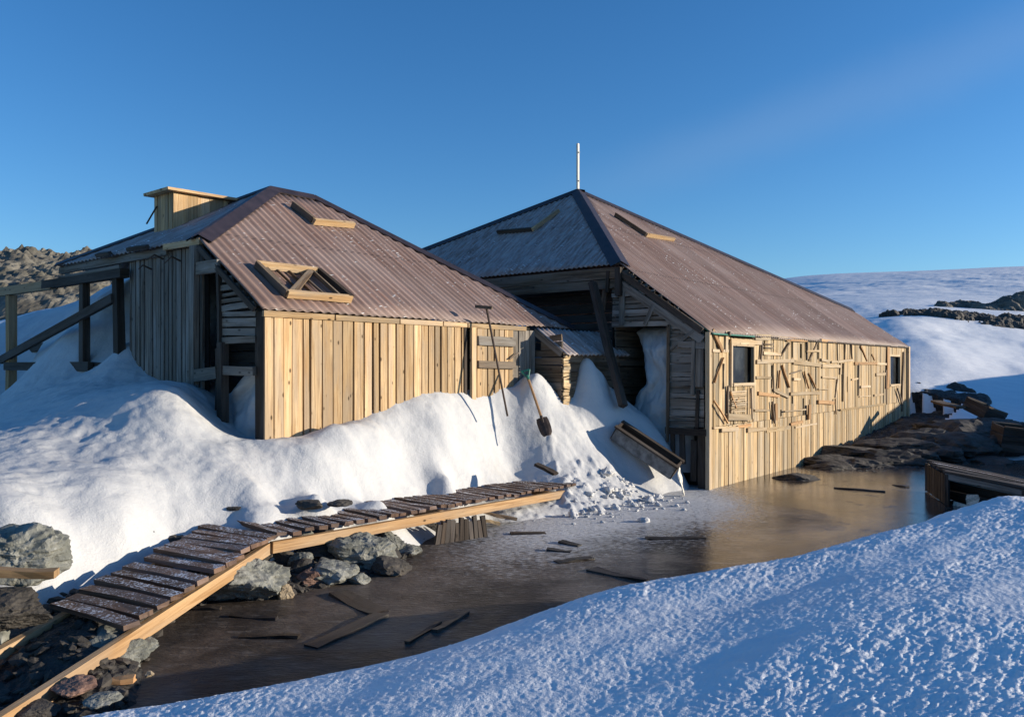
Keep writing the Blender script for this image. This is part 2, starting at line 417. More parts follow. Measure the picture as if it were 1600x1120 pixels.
# ================================================================== MAIN HUT (pyramid roof)
hut = empty('pyramid_hut', M(5.8, 4.5, 0), 'wooden hut under a tall pyramid roof, its pale sunlit wall patched with scrap battens', 'hut')
SL = .736; ZE = 2.40
apex = M(2.76, 4.27, ZE+SL*4.27); hipn = M(0, 1.51, ZE+SL*1.51); cn = M(-.0, -.07, ZE-SL*.07); cf = M(11.78, -.07, ZE-SL*.07); brk = M(11.48, 1.33, ZE+SL*1.33)
bl = M(0, 9.7, 3.51); br_ = M(11.7, 9.7, 2.9)
mb, nR = roofplane([cn, cf, brk, apex, hipn], D1); build_roof(mb, 'roof', MAT_roof, hut); roof_main = hut.children[-1]
mb, nLf = roofplane([hipn, apex, bl], D2, amp=.012); roof_main_l = build_roof(mb, 'roof', MAT_roof_frost, hut)
mb, nB1 = roofplane([apex, brk, br_], D2); build_roof(mb, 'roof', MAT_roof, hut)
mb, nB2 = roofplane([apex, br_, bl], D1); build_roof(mb, 'roof', MAT_roof, hut)
cR = (cn+cf+brk+apex+hipn)/5; cL = (hipn+apex+bl)/3; cB1 = (apex+brk+br_)/3; cB2 = (apex+br_+bl)/3
def capo(p0, p1, nA, nB, cA, cB, w=.16, w0=None, parent=None):
    mb = MB(); cap(mb, p0, p1, nA, nB, cA-p0, cB-p0, w, .025, w0); return mb.build('ridge_cap', MAT_cap, parent, recalc=False)
capo(apex, hipn-nR*.0, nR, nLf, cR, cL, .17, .15, hut)
capo(apex, brk, nR, nB1, cR, cB1, .15, None, hut)
capo(apex, bl, nLf, nB2, cL, cB2, .15, None, hut)
capo(apex, br_, nB1, nB2, cB1, cB2, .15, None, hut)
# white pole on the apex
mb = MB(); pt = apex-UP*.05
mb.plank(pt, pt+UP*1.04, D1, .055, .04, .7); mb.box(pt+UP*.25-D2*.03, D1*.012, UP*.012, D2*.01, .1); mb.box(pt+UP*.85-D2*.03, D1*.012, UP*.012, D2*.01, .1)
mb.build('pole', W['white'], hut)

# ---- sunlit wall
nW = -D2
def Fw(u, z): return M(u, 0.0, z)
def wpx(px, py): 
    q = ray_plane(px, py, M(0, -.02, 0), nW)-PM
    return q.dot(D1), q.z
def crA(x, y): return 1080+x/6.222, 500+y/6.222
def crB(x, y): return 1250+x/6.589, 510+y/6.589
def crC(x, y): return 1030+x/3.7325, 480+y/3.7333
def zbot(u): return float(np.interp(u, [0, 2, 4.2, 5.3, 7.0, 8.4, 8.5, 9.3, 9.5, 10.4, 11.8], [-.02, -.02, -.02, .06, .15, .25, .30, .34, .42, .48, .56]))
ZW = 1.85-95/1250*12.1
w1a = wpx(1143, 570)[0]; w1b = wpx(1176, 570)[0]; w2a = wpx(1389.5, 580)[0]; w2b = wpx(1405, 580)[0]
z1t = wpx(1160, 541)[1]; z1b = wpx(1160, 598)[1]; z2t = wpx(1397, 557)[1]; z2b = wpx(1397, 600)[1]
holes = [(w1a, w1b, z1b, z1t), (w2a, w2b, z2b, z2t)]
slits = [crA(985, 215)+crA(985, 365)+(17,), crA(1073, 230)+crA(1073, 370)+(17,), crA(1325, 222)+crA(1325, 400)+(11,), crA(1215, 450)+crA(1215, 690)+(12,),
         crA(990, 740)+crA(990, 812)+(13,), crA(1095, 760)+crA(1095, 990)+(11,), crA(1152, 770)+crA(1152, 960)+(11,), crA(715, 205)+crA(715, 255)+(10,), crA(880, 870)+crA(880, 935)+(11,),
         crB(490, 515)+crB(490, 675)+(8,), crA(523, 740)+crA(523, 870)+(9,), crA(780, 440)+crA(785, 660)+(9,), crB(432, 495)+crB(432, 770)+(10,), crA(1237, 215)+crA(1237, 380)+(12,)]
for x0, y0, x1, y1, w in slits:
    k = .5*w/6.3; (ua, za), (ub, zb_) = wpx((x0+x1)/2-k, y1), wpx((x0+x1)/2+k, y0)
    holes.append((ua, ub, za, zb_))
ha, hb_ = wpx(*crA(388, 155)), wpx(*crA(605, 140)); holes.append((ha[0], hb_[0], ha[1]-.03, ha[1]+.07))
mb = MB()
vwall(mb, Fw, nW, 0.02, 11.68, zbot, lambda u: ZW-.004, (.08, .15), .028, (), .011, .018, .03)
vwall(mb, Fw, nW, 0.02, 11.68, lambda u: ZW, lambda u: ZE-.03, (.07, .13), .024, holes, .010, 0, 0)
q = wpx(*crB(793, 1000)); mb.plank(M(q[0], -.02, zbot(q[0])-.18), M(q[0], -.02, zbot(q[0])+.4), D1, .09, .03)
wall_s = mb.build('wall', W['bleached'], hut)
mb = MB(); mb.plank(M(.05, .10, 1.16), M(11.65, .10, 1.16), UP, 2.56, .02, .5); mb.build('dark_backing', MAT_void, hut)  # black sheet standing in for the unlit interior, raised to stop sun leaks
mb = MB(); mb.plank(M(11.70, -.035, .50), M(11.70, -.035, 2.36), D1, .11, .09, .9); mb.build('corner_board', W['batten'], hut); mb = MB(); mb.plank(M(-.0, -.02, -.02), M(0, -.02, 2.36), D1, .07, .07, .6); mb.build('corner_board', W['batten'], hut)
# battens: (crop, x0, y0, x1, y1, width in crop px, wood)
BT = [('A',205,95,290,305,24,'o'),('A',200,297,355,303,32,'b'),('A',335,110,335,305,24,'b'),('A',300,365,218,610,11,'o'),('A',312,425,310,670,8,'b'),
 ('A',375,210,680,222,60,'b'),('A',615,165,755,170,62,'b'),('A',758,168,915,178,38,'b'),('A',918,185,1115,196,44,'o'),('A',1250,195,1369,212,26,'o'),
 ('A',680,205,665,400,9,'b'),('A',690,320,862,332,36,'b'),('A',944,225,868,345,14,'o'),('A',1118,205,1122,390,12,'b'),('A',1222,222,1142,392,15,'o'),
 ('A',630,405,985,396,44,'b'),('A',985,405,1252,440,46,'b'),('A',795,435,795,690,14,'b'),('A',878,440,946,655,14,'o'),('A',852,490,838,660,13,'o'),
 ('A',1088,500,1130,662,12,'o'),('A',1140,520,1200,662,11,'o'),('A',622,558,770,560,32,'b'),('A',958,520,1065,490,14,'b'),('A',985,572,1050,578,30,'b'),
 ('A',1265,555,1369,562,18,'b'),('A',650,712,850,738,36,'o'),('A',800,680,942,748,27,'b'),('A',955,718,1240,706,32,'b'),('A',1230,672,1335,672,16,'b'),
 ('A',1225,795,1369,803,38,'o'),('A',768,790,788,1002,13,'o'),('A',800,808,803,972,26,'o'),('A',602,876,745,878,23,'b'),('A',885,886,1085,868,18,'b'),
 ('A',1126,820,1126,965,26,'o'),('A',718,1072,950,1040,50,'w'),('A',528,1068,705,1058,44,'b'),('A',195,1045,420,1040,22,'b'),('A',268,1068,428,1060,40,'b'),
 ('A',430,1038,562,1016,28,'o'),('A',948,1012,1062,986,28,'o'),('A',1000,1045,1212,1004,20,'b'),('A',195,780,332,1002,10,'o'),
 ('A',330,940,560,946,64,'b'),('A',375,695,422,852,15,'o'),('A',492,700,428,805,15,'o'),('A',562,660,562,960,12,'b'),('A',345,640,345,910,14,'b'),('A',590,660,592,850,22,'b'),
 ('B',205,142,362,158,26,'o'),('B',380,150,378,362,9,'b'),('B',460,165,460,342,9,'b'),('B',520,178,520,332,8,'b'),('B',208,345,282,356,30,'b'),
 ('B',315,368,532,345,24,'b'),('B',218,408,402,412,40,'b'),('B',618,205,692,352,17,'o'),('B',738,290,768,348,12,'o'),('B',558,382,785,380,32,'o'),
 ('B',785,385,890,388,26,'b'),('B',412,380,410,492,16,'b'),('B',445,378,440,770,14,'b'),('B',528,548,592,536,20,'b'),('B',597,380,595,712,8,'b'),
 ('B',620,622,716,616,26,'b'),('B',605,722,716,714,16,'b'),('B',778,495,872,488,32,'b'),('B',758,712,852,695,26,'b'),('B',386,540,362,732,17,'b'),
 ('B',218,522,366,528,23,'b'),('B',347,745,352,902,10,'b'),('B',395,860,862,796,20,'w'),('B',870,450,868,802,12,'o'),('B',893,895,972,862,20,'w'),
 ('B',905,200,890,640,25,'o'),('B',1060,262,1040,872,12,'b'),('B',985,640,1032,802,14,'o'),('B',190,250,60,255,22,'b'),('A',700,232,790,238,14,'b'),('A',700,268,790,272,12,'b')]
for cr, x0, y0, x1, y1, w, k in BT:
    f = {'A': crA, 'B': crB}[cr]; p0 = f(x0, y0); p1 = f(x1, y1); s = 6.222 if cr == 'A' else 6.589
    a = wpx(*p0); c = wpx(*p1)
    d = Vector((p1[0]-p0[0], p1[1]-p0[1])).normalized(); hw = .5*w/s; mx, my = (p0[0]+p1[0])/2, (p0[1]+p1[1])/2
    e = wpx(mx-d.y*hw, my+d.x*hw); g = wpx(mx+d.y*hw, my-d.x*hw)
    ax = Vector((c[0]-a[0], c[1]-a[1])).normalized(); ww = abs((e[0]-g[0])*ax.y-(e[1]-g[1])*ax.x)
    ww = max(.022, min(ww*(.6 if w < 20 else .92), .24)); th = random.uniform(.02, .034)
    if w < 16 and k in 'ob' and random.random() < .4: k = 'd'  # some thin battens darkened to paint in their shadowed edges
    o_ = .014+th/2+random.uniform(0, .012)
    if abs(a[1]-ZW) < .12 or abs(c[1]-ZW) < .12: o_ += .026
    mb = MB(); p, q = M(a[0], 0, a[1])+nW*o_, M(c[0], 0, c[1])+nW*(o_+random.uniform(-.006, .014))
    ex = (q-p).normalized()
    mb.plank(p, q, UP.cross(nW) if abs(ex.z) > .6 else UP, ww, th, None, .004, ww*random.uniform(.75, 1.05), seg=3, warp=.004)
    mb.build('batten', W[{'b': 'batten', 'o': 'orange', 'w': 'bleached', 'd': 'old'}[k]], hut)
# windows
def window(ua, ub, za, zb):
    mb = MB(); o_ = .02
    fw_ = .05
    mb.plank(M(ua-fw_/2, -o_, za-fw_), M(ua-fw_/2, -o_, zb+fw_), D1, fw_, .05, .8); mb.plank(M(ub+fw_/2, -o_, za-fw_), M(ub+fw_/2, -o_, zb+fw_), D1, fw_, .05, .3)
    mb.plank(M(ua, -o_, zb+fw_/2), M(ub, -o_, zb+fw_/2), UP, fw_, .046, .7); mb.plank(M(ua, -o_-.006, za-fw_/2), M(ub, -o_-.006, za-fw_/2), UP, fw_, .07, .8)
    f = mb.build('window', W['batten'], hut)
    mb = MB(); mb.plank(M((ua+ub)/2, .045, za-.02), M((ua+ub)/2, .045, zb+.02), D1, ub-ua+.04, .008, .5); mb.build('pane', MAT_glass, f)
window(w1a, w1b, z1b, z1t); window(w2a, w2b, z2b, z2t)
# boarded panel under the near window
pa = wpx(*crA(382, 680)); pb = wpx(*crA(528, 890))
mb = MB(); hwall(mb, Fw, nW, pb[1], pa[1], lambda z: (pa[0], pb[0]), (.028, .045), .02, .008, .028, tilt=.004); mb.build('patch_panel', W['batten'], hut)
mb = MB(); mb.tube(M(.02, -.085, 2.335), M(1.55, -.085, 2.335), .013); mb.tube(M(.02, -.085, 2.335), M(-.0, .30, 2.59), .012); mb.build('drip_edge', MAT_green, hut)
mb = MB(); mb.plank(M(.05, -.03, 2.345), M(11.7, -.03, 2.345), UP, .05, .04, .1); mb.build('wall_plate', W['dark'], hut)
mb = MB(); c = M(wpx(*crA(325, 130))[0], -.07, wpx(*crA(325, 130))[1]); mb.tube(c, c+nW*.05, .03); mb.build('bracket', MAT_iron, hut)

# ---- the weathered end of the verandah (plane a = 0)
nE = -D1; BI = 1.62
def Fe(u, z): return M(0.0, u, z)
def zr(b): return ZE+SL*b-.06
def epx(px, py):
    q = ray_plane(px, py, M(-.02, 0, 0), nE)-PM; return q.dot(D2), q.z
bp = epx(1045, 600)[0]; zl = epx(1000, 511)[1]
mb = MB()
hwall(mb, Fe, nE, .92, ZE+.02, lambda z: (.05, bp), (.06, .17), .024, .008)
hwall(mb, Fe, nE, ZE+.02, zl, lambda z: (max(.05, (z-ZE)/SL+.03), bp), (.07, .12), .024, .008)
hwall(mb, Fe, nE, zl, 3.4, lambda z: (max(.05, (z-ZE)/SL+.06), BI+.05), (.07, .13), .024, .008)
mb.build('end_wall', W['grey'], hut)
mb = MB()                                        # broken low boards under it
hwall(mb, Fe, nE, .80, .92, lambda z: (-.0, bp+.05), (.1, .13), .05, .004, .02)
for b_, z0, z1, w in ((.10, 0, .8, .12), (.24, .1, .72, .10), (.42, .35, .9, .09), (.58, .0, .8, .07)):
    mb.plank(M(.03, b_, z0), M(.03, b_+random.uniform(-.02, .02), z1), D2, w, .03)
mb.build('low_boarding', W['dark'], hut)
mb = MB(); mb.plank(M(.32, -.0, .45), M(.32, 1.6, .45), UP, .95, .03, .2); mb.build('dark_backing', MAT_void, hut)  # black panel in place of the shaded hollow behind the low boards
def rakeboard(name, x0, y0, x1, y1, w, t, o_, mt):
    a = epx(x0, y0); c = epx(x1, y1); mb = MB()
    mb.plank(M(-o_, a[0], a[1]), M(-o_, c[0], c[1]), UP, w, t, None, .004, seg=2); return mb.build(name, W[mt], hut)
rakeboard('barge_board', 972, 427, 1098, 517, .10, .035, .05, 'dark')
rakeboard('barge_board', 968, 442, 1098, 531, .13, .035, .03, 'grey')
for k in range(13):
    q = k/12; mb = MB(); b_ = 1.45-1.38*q
    mb.plank(M(-.03, b_, ZE+SL*b_-.02), M(-.03, b_+.05, ZE+SL*b_-.12), D2, .03, .03); 
    mb.build('roof_batten', W['dark'], hut)
for x0, y0, x1, y1, w, mt in ((973, 451, 972, 508, .09, 'grey'), (1023, 475, 1008, 508, .07, 'grey'), (947, 441, 942, 486, .08, 'old'), (1085, 516, 1048, 545, .055, 'grey'), (1085, 533, 1083, 617, .06, 'grey'),
                              (1094, 545, 1093, 605, .12, 'grey'), (1091, 610, 1089, 668, .05, 'dark'), (1046, 508, 1044, 690, .05, 'old'), (1060, 538, 1102, 540, .10, 'grey')):
    rakeboard('strut', x0, y0, x1, y1, w, .035, .045 if y1-y0 > 60 else .03, mt)
# beam under the left eave, and the dark recess wall
mb = MB(); mb.plank(M(-.06, 1.5, 3.36), M(-.06, 6.5, 3.36), UP, .18, .05, .5, seg=4, warp=.006); mb.plank(M(-.04, 1.5, 3.19), M(-.04, 4.0, 3.19), UP, .15, .05, .35, seg=3, warp=.006); mb.build('eave_beam', W['old'], hut)
mb = MB(); mb.plank(M(-.07, 1.50, 2.98), M(-.07, 1.50, 3.44), D2, .10, .1, .2); mb.plank(M(-.07, 1.72, 3.05), M(-.07, 1.70, 3.4), D2, .06, .06, .3); mb.build('corner_post', W['dark'], hut)
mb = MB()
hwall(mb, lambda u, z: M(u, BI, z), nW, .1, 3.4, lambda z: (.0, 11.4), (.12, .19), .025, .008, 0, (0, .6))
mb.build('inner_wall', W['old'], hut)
mb = MB(); mb.plank(M(.02, BI+.06, 1.75), M(11.3, BI+.06, 1.75), UP, 3.4, .02, .5); mb.build('dark_backing', MAT_void, hut)  # unseen sheet added to block light leaking between the inner boards
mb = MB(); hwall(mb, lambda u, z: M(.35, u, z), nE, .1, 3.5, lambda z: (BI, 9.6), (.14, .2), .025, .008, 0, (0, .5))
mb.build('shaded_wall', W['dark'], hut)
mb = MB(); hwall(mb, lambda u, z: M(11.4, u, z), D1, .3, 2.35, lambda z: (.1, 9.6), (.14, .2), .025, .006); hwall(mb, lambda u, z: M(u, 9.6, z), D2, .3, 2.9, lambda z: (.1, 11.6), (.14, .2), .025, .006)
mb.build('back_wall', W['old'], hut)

# roof battens lying in L shapes
def onroof(px, py, p, n, lift=.05): return ray_plane(px, py, p+n*lift, n)
def roofbat(parent, pl, n, pts, w, h, mts):
    for (x0, y0, x1, y1), mt in zip(pts, mts):
        a = onroof(x0, y0, pl, n, h/2+.01); c = onroof(x1, y1, pl, n, h/2+.01); mb = MB(); mb.plank(a, c, n, h, w, None, .004, seg=2, warp=.003); mb.build('batten', W[mt], parent)
roofbat(roof_main, apex, nR, ((961, 335, 1009, 366), (1010, 367, 1053, 374)), .05, .075, ('old', 'fresh'))
roofbat(roof_main_l, apex, nLf, ((777, 363, 832, 358), (832, 359, 873, 329)), .05, .075, ('dark', 'fresh'))

# ================================================================== LEFT HUT (hipped roof)
wk = empty('hipped_hut', L(2.5, 3, .6), 'wooden hut with hipped iron roof and fresh vertical pine boards, box vent on its roof', 'hut')
S2 = .678; Z2 = 2.482
rA = L(2.13, 3.009, 4.522); rB = L(2.92, 3.009, 4.522)
f0 = L(0, -.03, Z2-S2*.03); f1 = L(5.73, -.03, Z2-S2*.03); rk = L(0, 1.262, 3.338); lb = L(0, 5.26, 3.338); b1 = L(5.73, 5.9, 3.0)
mb, nF = roofplane([f0, f1, rB, rA, rk], D1, .12, .0105); roof_l = build_roof(mb, 'roof', MAT_roof, wk)
mb, nS = roofplane([rk, rA, lb], D2, .12, .0105); roof_ls = build_roof(mb, 'roof', MAT_roof_frost, wk)
mb, nK = roofplane([f1, rB, b1], D2, .12, .0105); build_roof(mb, 'roof', MAT_roof_frost, wk)
kb0 = L(0, 5.9, 3.0)
mb, nG = roofplane([rA, rB, b1, kb0, lb], D1, .115, .01) if False else roofplane([rA, rB, b1], D1, .12, .0105); build_roof(mb, 'roof', MAT_roof_frost, wk)
mb, nG2 = roofplane([rA, b1, lb], D1, .12, .0105); build_roof(mb, 'roof', MAT_roof_frost, wk)
cF = (f0+f1+rB+rA+rk)/5; cS = (rk+rA+lb)/3; cK = (f1+rB+b1)/3; cG = (rA+rB+b1)/3; cG2 = (rA+b1+lb)/3
capo(rA, rk, nF, nS, cF, cS, .15, None, wk); capo(rA, rB, nF, nG, cF, cG, .13, None, wk); capo(rB, f1, nF, nK, cF, cK, .13, None, wk); capo(rA, lb, nS, nG2, cS, cG2, .12, None, wk)
# front wall of fresh boards
nL = -D2
def Ff(u, z): return L(u, 0, z)
def fpx(px, py):
    q = ray_plane(px, py, L(0, 0, 0), nL)-PL; return q.dot(D1), q.z
A1_ = fpx(727, 560)[0]; A2_ = fpx(734, 560)[0]; A3_ = fpx(800, 560)[0]; A4_ = fpx(834, 560)[0]
mb = MB(); vwall(mb, Ff, nL, .03, A1_-.05, lambda u: .75, lambda u: Z2-.10, (.10, .17), .028, (), .017, .01)
mb.build('front_wall', W['fresh'], wk)
mb = MB(); vwall(mb, Ff, nL, A3_, A4_, lambda u: .9, lambda u: Z2-.1, (.11, .16), .028, (), .006, .01); mb.build('front_wall', W['grey'], wk)
mb = MB()
u = .0
for un in (.95, 1.95, 2.72, A1_, A1_+1.3):
    mb.plank(L(u+.01, -.03, Z2-.072), L(un-.01, -.03, Z2-.074), UP, .062, .035); u = un
mb.build('fascia', W['fresh'], wk)
mb = MB(); mb.plank(L(.05, .09, 1.6), L(A4_, .09, 1.6), UP, 1.7, .02, .5); mb.build('dark_backing', MAT_void, wk)  # black sheet so the gaps in the front boards look unlit
mb = MB(); mb.plank(L(A1_-.01, -.0, .9), L(A1_-.01, -.0, Z2-.1), D1, .05, .04, .3); mb.build('door_post', W['dark'], wk)
door = None; mb = MB()
vwall(mb, Ff, nL, A2_, A3_, lambda u: .9, lambda u: Z2-.11, (.10, .15), .028, (), .02, .018); door = mb.build('door', W['fresh'], wk)
for (x0, y0, x1, y1, w, mt) in ((742, 532, 800, 535, .13, 'grey'), (742, 527, 800, 529, .035, 'grey'), (742, 569, 800, 571, .10, 'old')):
    a = fpx(x0, y0); c = fpx(x1, y1); mb = MB(); mb.plank(L(a[0], -.055, a[1]), L(c[0], -.055, c[1]), UP, w, .045, .5); mb.build('ledge', W[mt], door)
mb = MB(); a = fpx(736.5, 540); mb.plank(L(a[0], -.035, .9), L(a[0], -.035, Z2-.1), D1, .09, .04, .9); mb.build('jamb', W['fresh'], door)
a = fpx(791, 561); c = fpx(804, 551); mb = MB(); mb.plank(L(a[0], -.06, a[1]), L(c[0], -.08, c[1]), UP, .02, .02); mb.build('latch', MAT_iron, door)
# left end: corner board, gable boards, rails, post
def Fl(u, z): return L(.03, u, z)
def lpx(px, py):
    q = ray_plane(px, py, L(.03, 0, 0), nE)-PL; return q.dot(D2), q.z
g0 = lpx(401, 500)[0]; g1 = lpx(346, 480)[0]; gz = lpx(370, 537)[1]
mb = MB(); mb.plank(L(.05, .06, .7), L(.05, .06, Z2-.05), D2, .16, .05, .3); mb.build('corner_board', W['dark'], wk)
mb = MB(); hwall(mb, Fl, nE, gz, 3.25, lambda z: (max(g0, (z-Z2)/S2+.10), g1), (.05, .12), .026, .014, 0, (.1, .9), .012); mb.build('gable_boarding', W['grey'], wk)
mb = MB(); hwall(mb, lambda u, z: L(.5, u, z), nE, .7, 3.3, lambda z: (max(.1, (z-Z2)/S2+.15), 1.5), (.14, .2), .02, .01, 0, (0, .3)); mb.build('inner_wall', W['dark'], wk)
def lbar(name, x0, y0, x1, y1, w, t, o_, mt, wd=None, parent=None):
    a = lpx(x0, y0); c = lpx(x1, y1); mb = MB(); mb.plank(L(.03-o_, a[0], a[1]), L(.03-o_, c[0], c[1]), wd or UP, w, t, None, .004, seg=2, warp=.004); return mb.build(name, W[mt], parent or wk)
lbar('post', 350, 535, 351, 660, .10, .09, .02, 'dark', D2); lbar('post', 345, 425, 347, 540, .05, .06, .02, 'dark', D2); lbar('post', 341, 545, 341, 640, .05, .05, .0, 'dark', D2)
lbar('rail', 312, 420, 345, 416, .14, .05, .03, 'grey'); lbar('rail', 350, 578, 402, 580, .10, .05, .03, 'grey'); lbar('rail', 300, 588, 343, 582, .14, .05, .03, 'grey')
lbar('post', 308, 385, 306, 600, .10, .07, .03, 'grey', D2)
lbar('barge_board', 315, 388, 403, 483, .06, .03, .04, 'dark')  # narrow dark strip painting the thin shadow under the roof edge
# long grey wall of vertical boards and the frame beyond it
b0 = 1.30; b1w = lpx(195, 470)[0]
mb = MB(); vwall(mb, lambda u, z: L(.10, u, z), nE, b0, b1w, lambda u: 1.2, lambda u: 3.27, (.08, .14), .028, (), .022, 0, .0); mb.build('side_wall', W['grey'], wk)
mb = MB(); mb.plank(L(.16, b0, 2.2), L(.16, b1w, 2.2), UP, 2.1, .02); mb.build('dark_backing', MAT_void, wk)  # black sheet painting the shade seen through the side wall gaps
mb = MB(); mb.plank(L(.02, 1.25, 3.30), L(.02, 2.1, 3.31), UP, .07, .04, .9); mb.build('fascia', W['fresh'], wk)
mb = MB(); mb.plank(L(.06, 2.1, 3.27), L(.06, 5.3, 3.27), UP, .10, .05, .4, seg=3, warp=.004); mb.plank(L(.03, 3.3, 3.16), L(.03, 5.25, 3.14), UP, .07, .04, .6); mb.build('fascia', W['grey'], wk)
for x, y, dx, dy in ((256, 405, 8, -3), (283, 408, 8, 6), (238, 421, 3, 1)):
    mb = MB(); a = lpx(x, y); mb.tube(L(.02, *a), L(-.10, a[0]-.02, a[1]+.04), .013, .010, 6); c = lpx(x-dx, y+abs(dy)); mb.tube(L(-.10, a[0]-.02, a[1]+.04), L(-.12, c[0], c[1]), .010, .006, 6); mb.build('hook', MAT_iron, wk)
bx0, bz0 = lpx(195, 428); bx1, bz1 = lpx(-14, 460)
mb = MB(); mb.plank(L(-.02, bx0-.1, bz0), L(-.02, (bx0+bx1)/2, (bz0+bz1)/2), UP, .12, .12, .2); mb.build('beam', W['dark'], wk)
mb = MB(); mb.plank(L(-.02, (bx0+bx1)/2-.3, (bz0+bz1)/2-.01), L(-.02, bx1+.2, bz1), UP, .13, .12, .6); mb.build('beam', W['stringer'], wk)  # brighter orange wood stands in for sunlight on this outer length
lbar('post', 21, 462, 20, 640, .15, .12, .03, 'stringer', D2); lbar('post', 136, 438, 135, 590, .13, .1, .03, 'dark', D2); lbar('post', 188, 430, 190, 560, .14, .1, .03, 'dark', D2)  # first post gets the warm wood in place of sunlight
lbar('brace', 10, 563, 186, 466, .12, .06, .08, 'dark'); lbar('rail', 18, 572, 152, 573, .13, .07, .09, 'dark'); lbar('rail', -12, 545, 46, 530, .12, .05, -.6, 'dark'); lbar('rail', 90, 566, 165, 572, .08, .05, .0, 'dark')
# box vent on the shaded slope
va = .0934*8.5; vb = .3975*8.5; vw = .52
vent = MB(); ztop = 1.85+.288*8.5
def zs(a): return 3.338+.556*a
vwall(vent, lambda u, z: L(u, vb, z), nL, va, va+2.1, lambda u: max(zs(u)-.15, 3.5), lambda u: ztop, (.16, .24), .025, (), .004)
vwall(vent, lambda u, z: L(va, u, z), nE, vb, vb+vw, lambda u: zs(va)-.2, lambda u: ztop, (.08, .12), .025, (), .006)
vwall(vent, lambda u, z: L(u, vb+vw, z), D2, va, va+2.1, lambda u: max(zs(u)-.3, 3.5), lambda u: ztop, (.16, .24), .025, (), .004)
v_ = vent.build('box_vent', W['fresh'], wk)
mb = MB(); mb.plank(L(va-.13, vb+vw/2-.02, ztop+.02), L(va+2.15, vb+vw/2-.02, ztop+.05), D2, vw+.2, .035, .9); mb.build('lid', W['fresh'], v_)
mb = MB(); mb.plank(L(va, vb-.03, zs(va)-.06), L(va+1.5, vb-.03, zs(va+1.5)-.06), UP, .10, .03, .1); mb.build('flashing', W['dark'], v_)
mb = MB(); mb.tube(L(va-.02, vb+.42, ztop-.15), L(va-.16, vb+.44, ztop-.42), .012); mb.build('hook', MAT_iron, v_)
# skylight frame and loose battens on the sunny slope
sk = MB(); q = [onroof(x, y, f0, nF, .06) for x, y in ((401, 413), (497, 424), (548, 467), (449, 459))]
def fr_(a, c, w, h, mt, lift=0.0, tint=None, par=None):
    mb = MB(); mb.plank(a+nF*lift, c+nF*lift, nF, h, w, tint, .004, seg=2, warp=.003); return mb.build('frame_board', W[mt], par)
s0 = MB(); s0.plank(q[0], q[1], nF, .085, .055, .8); sky_ = s0.build('skylight_frame', W['fresh'], roof_l)
fr_(q[1], q[2], .06, .10, 'dark', 0, .2, sky_); fr_(q[2], q[3], .05, .085, 'fresh', 0, .6, sky_); fr_(q[3], q[0], .05, .085, 'old', 0, .4, sky_)
m1 = q[0].lerp(q[1], .86); m3 = q[3].lerp(q[2], .03); fr_(m1, m3, .045, .05, 'old', .0, .5, sky_); fr_(m1.lerp(q[1], .3), m3.lerp(q[2], .08), .04, .05, 'old', .0, .7, sky_); fr_(m1.lerp(q[1], .2), q[2].lerp(q[3], .15), .03, .05, 'old', .0, .5, sky_)
for k_ in (.32, .5, .68): fr_(q[0].lerp(q[1], k_), q[3].lerp(q[2], k_), .018, .03, 'old', -.035, .4, sky_)
fr_(q[0].lerp(q[1], .15), q[3].lerp(q[2], .05), .03, .05, 'old', -.03, .4, sky_)
roofbat(roof_l, f0, nF, ((458, 319, 489, 344), (490, 346, 553, 352)), .05, .09, ('old', 'fresh'))
roofbat(roof_ls, rk, nS, ((152, 399, 172, 396), (200, 390, 231, 385)), .05, .05, ('dark', 'dark'))

# ---- cold porch between the huts
po = empty('porch', L(5.3, -.2, 1.2), 'low lean-to porch of dark horizontal boards tucked between the two huts', 'porch')
mb, nP = roofplane([L(4.72, -.05, Z2-.06), L(6.5, -.05, Z2-.06), L(6.5, -.62, Z2-S2*.60-.05), L(4.72, -.62, Z2-S2*.60-.05)], D1, .115, .016); build_roof(mb, 'roof', MAT_roof_frost, po)
mb = MB(); hwall(mb, lambda u, z: L(4.76, u, z), nE, .8, 2.32, lambda z: (-.50, min(0.02, -.5+max(0, (2.42-z)/S2))), (.10, .15), .025, .008, 0, (.2, .9)); mb.build('side_wall', W['old'], po)
mb = MB(); hwall(mb, lambda u, z: L(u, -.5, z), nL, .8, 2.06, lambda z: (4.88, 6.35), (.10, .15), .025, .008, 0, (.1, .8)); mb.build('front_wall', W['old'], po)
mb = MB(); hwall(mb, lambda u, z: L(u, -.53, z), nL, 1.0, 2.07, lambda z: (4.75, 4.92), (.03, .06), .02, .006, 0, (.4, 1)); mb.build('corner_board', W['bleached'], po)  # paler boards stand in for sun on this end of the front wall
mb = MB(); mb.plank(L(4.72, 0, Z2-.1), L(4.72, -.52, Z2-.1-S2*.52), UP, .09, .03, .4); mb.build('barge_board', W['grey'], po)

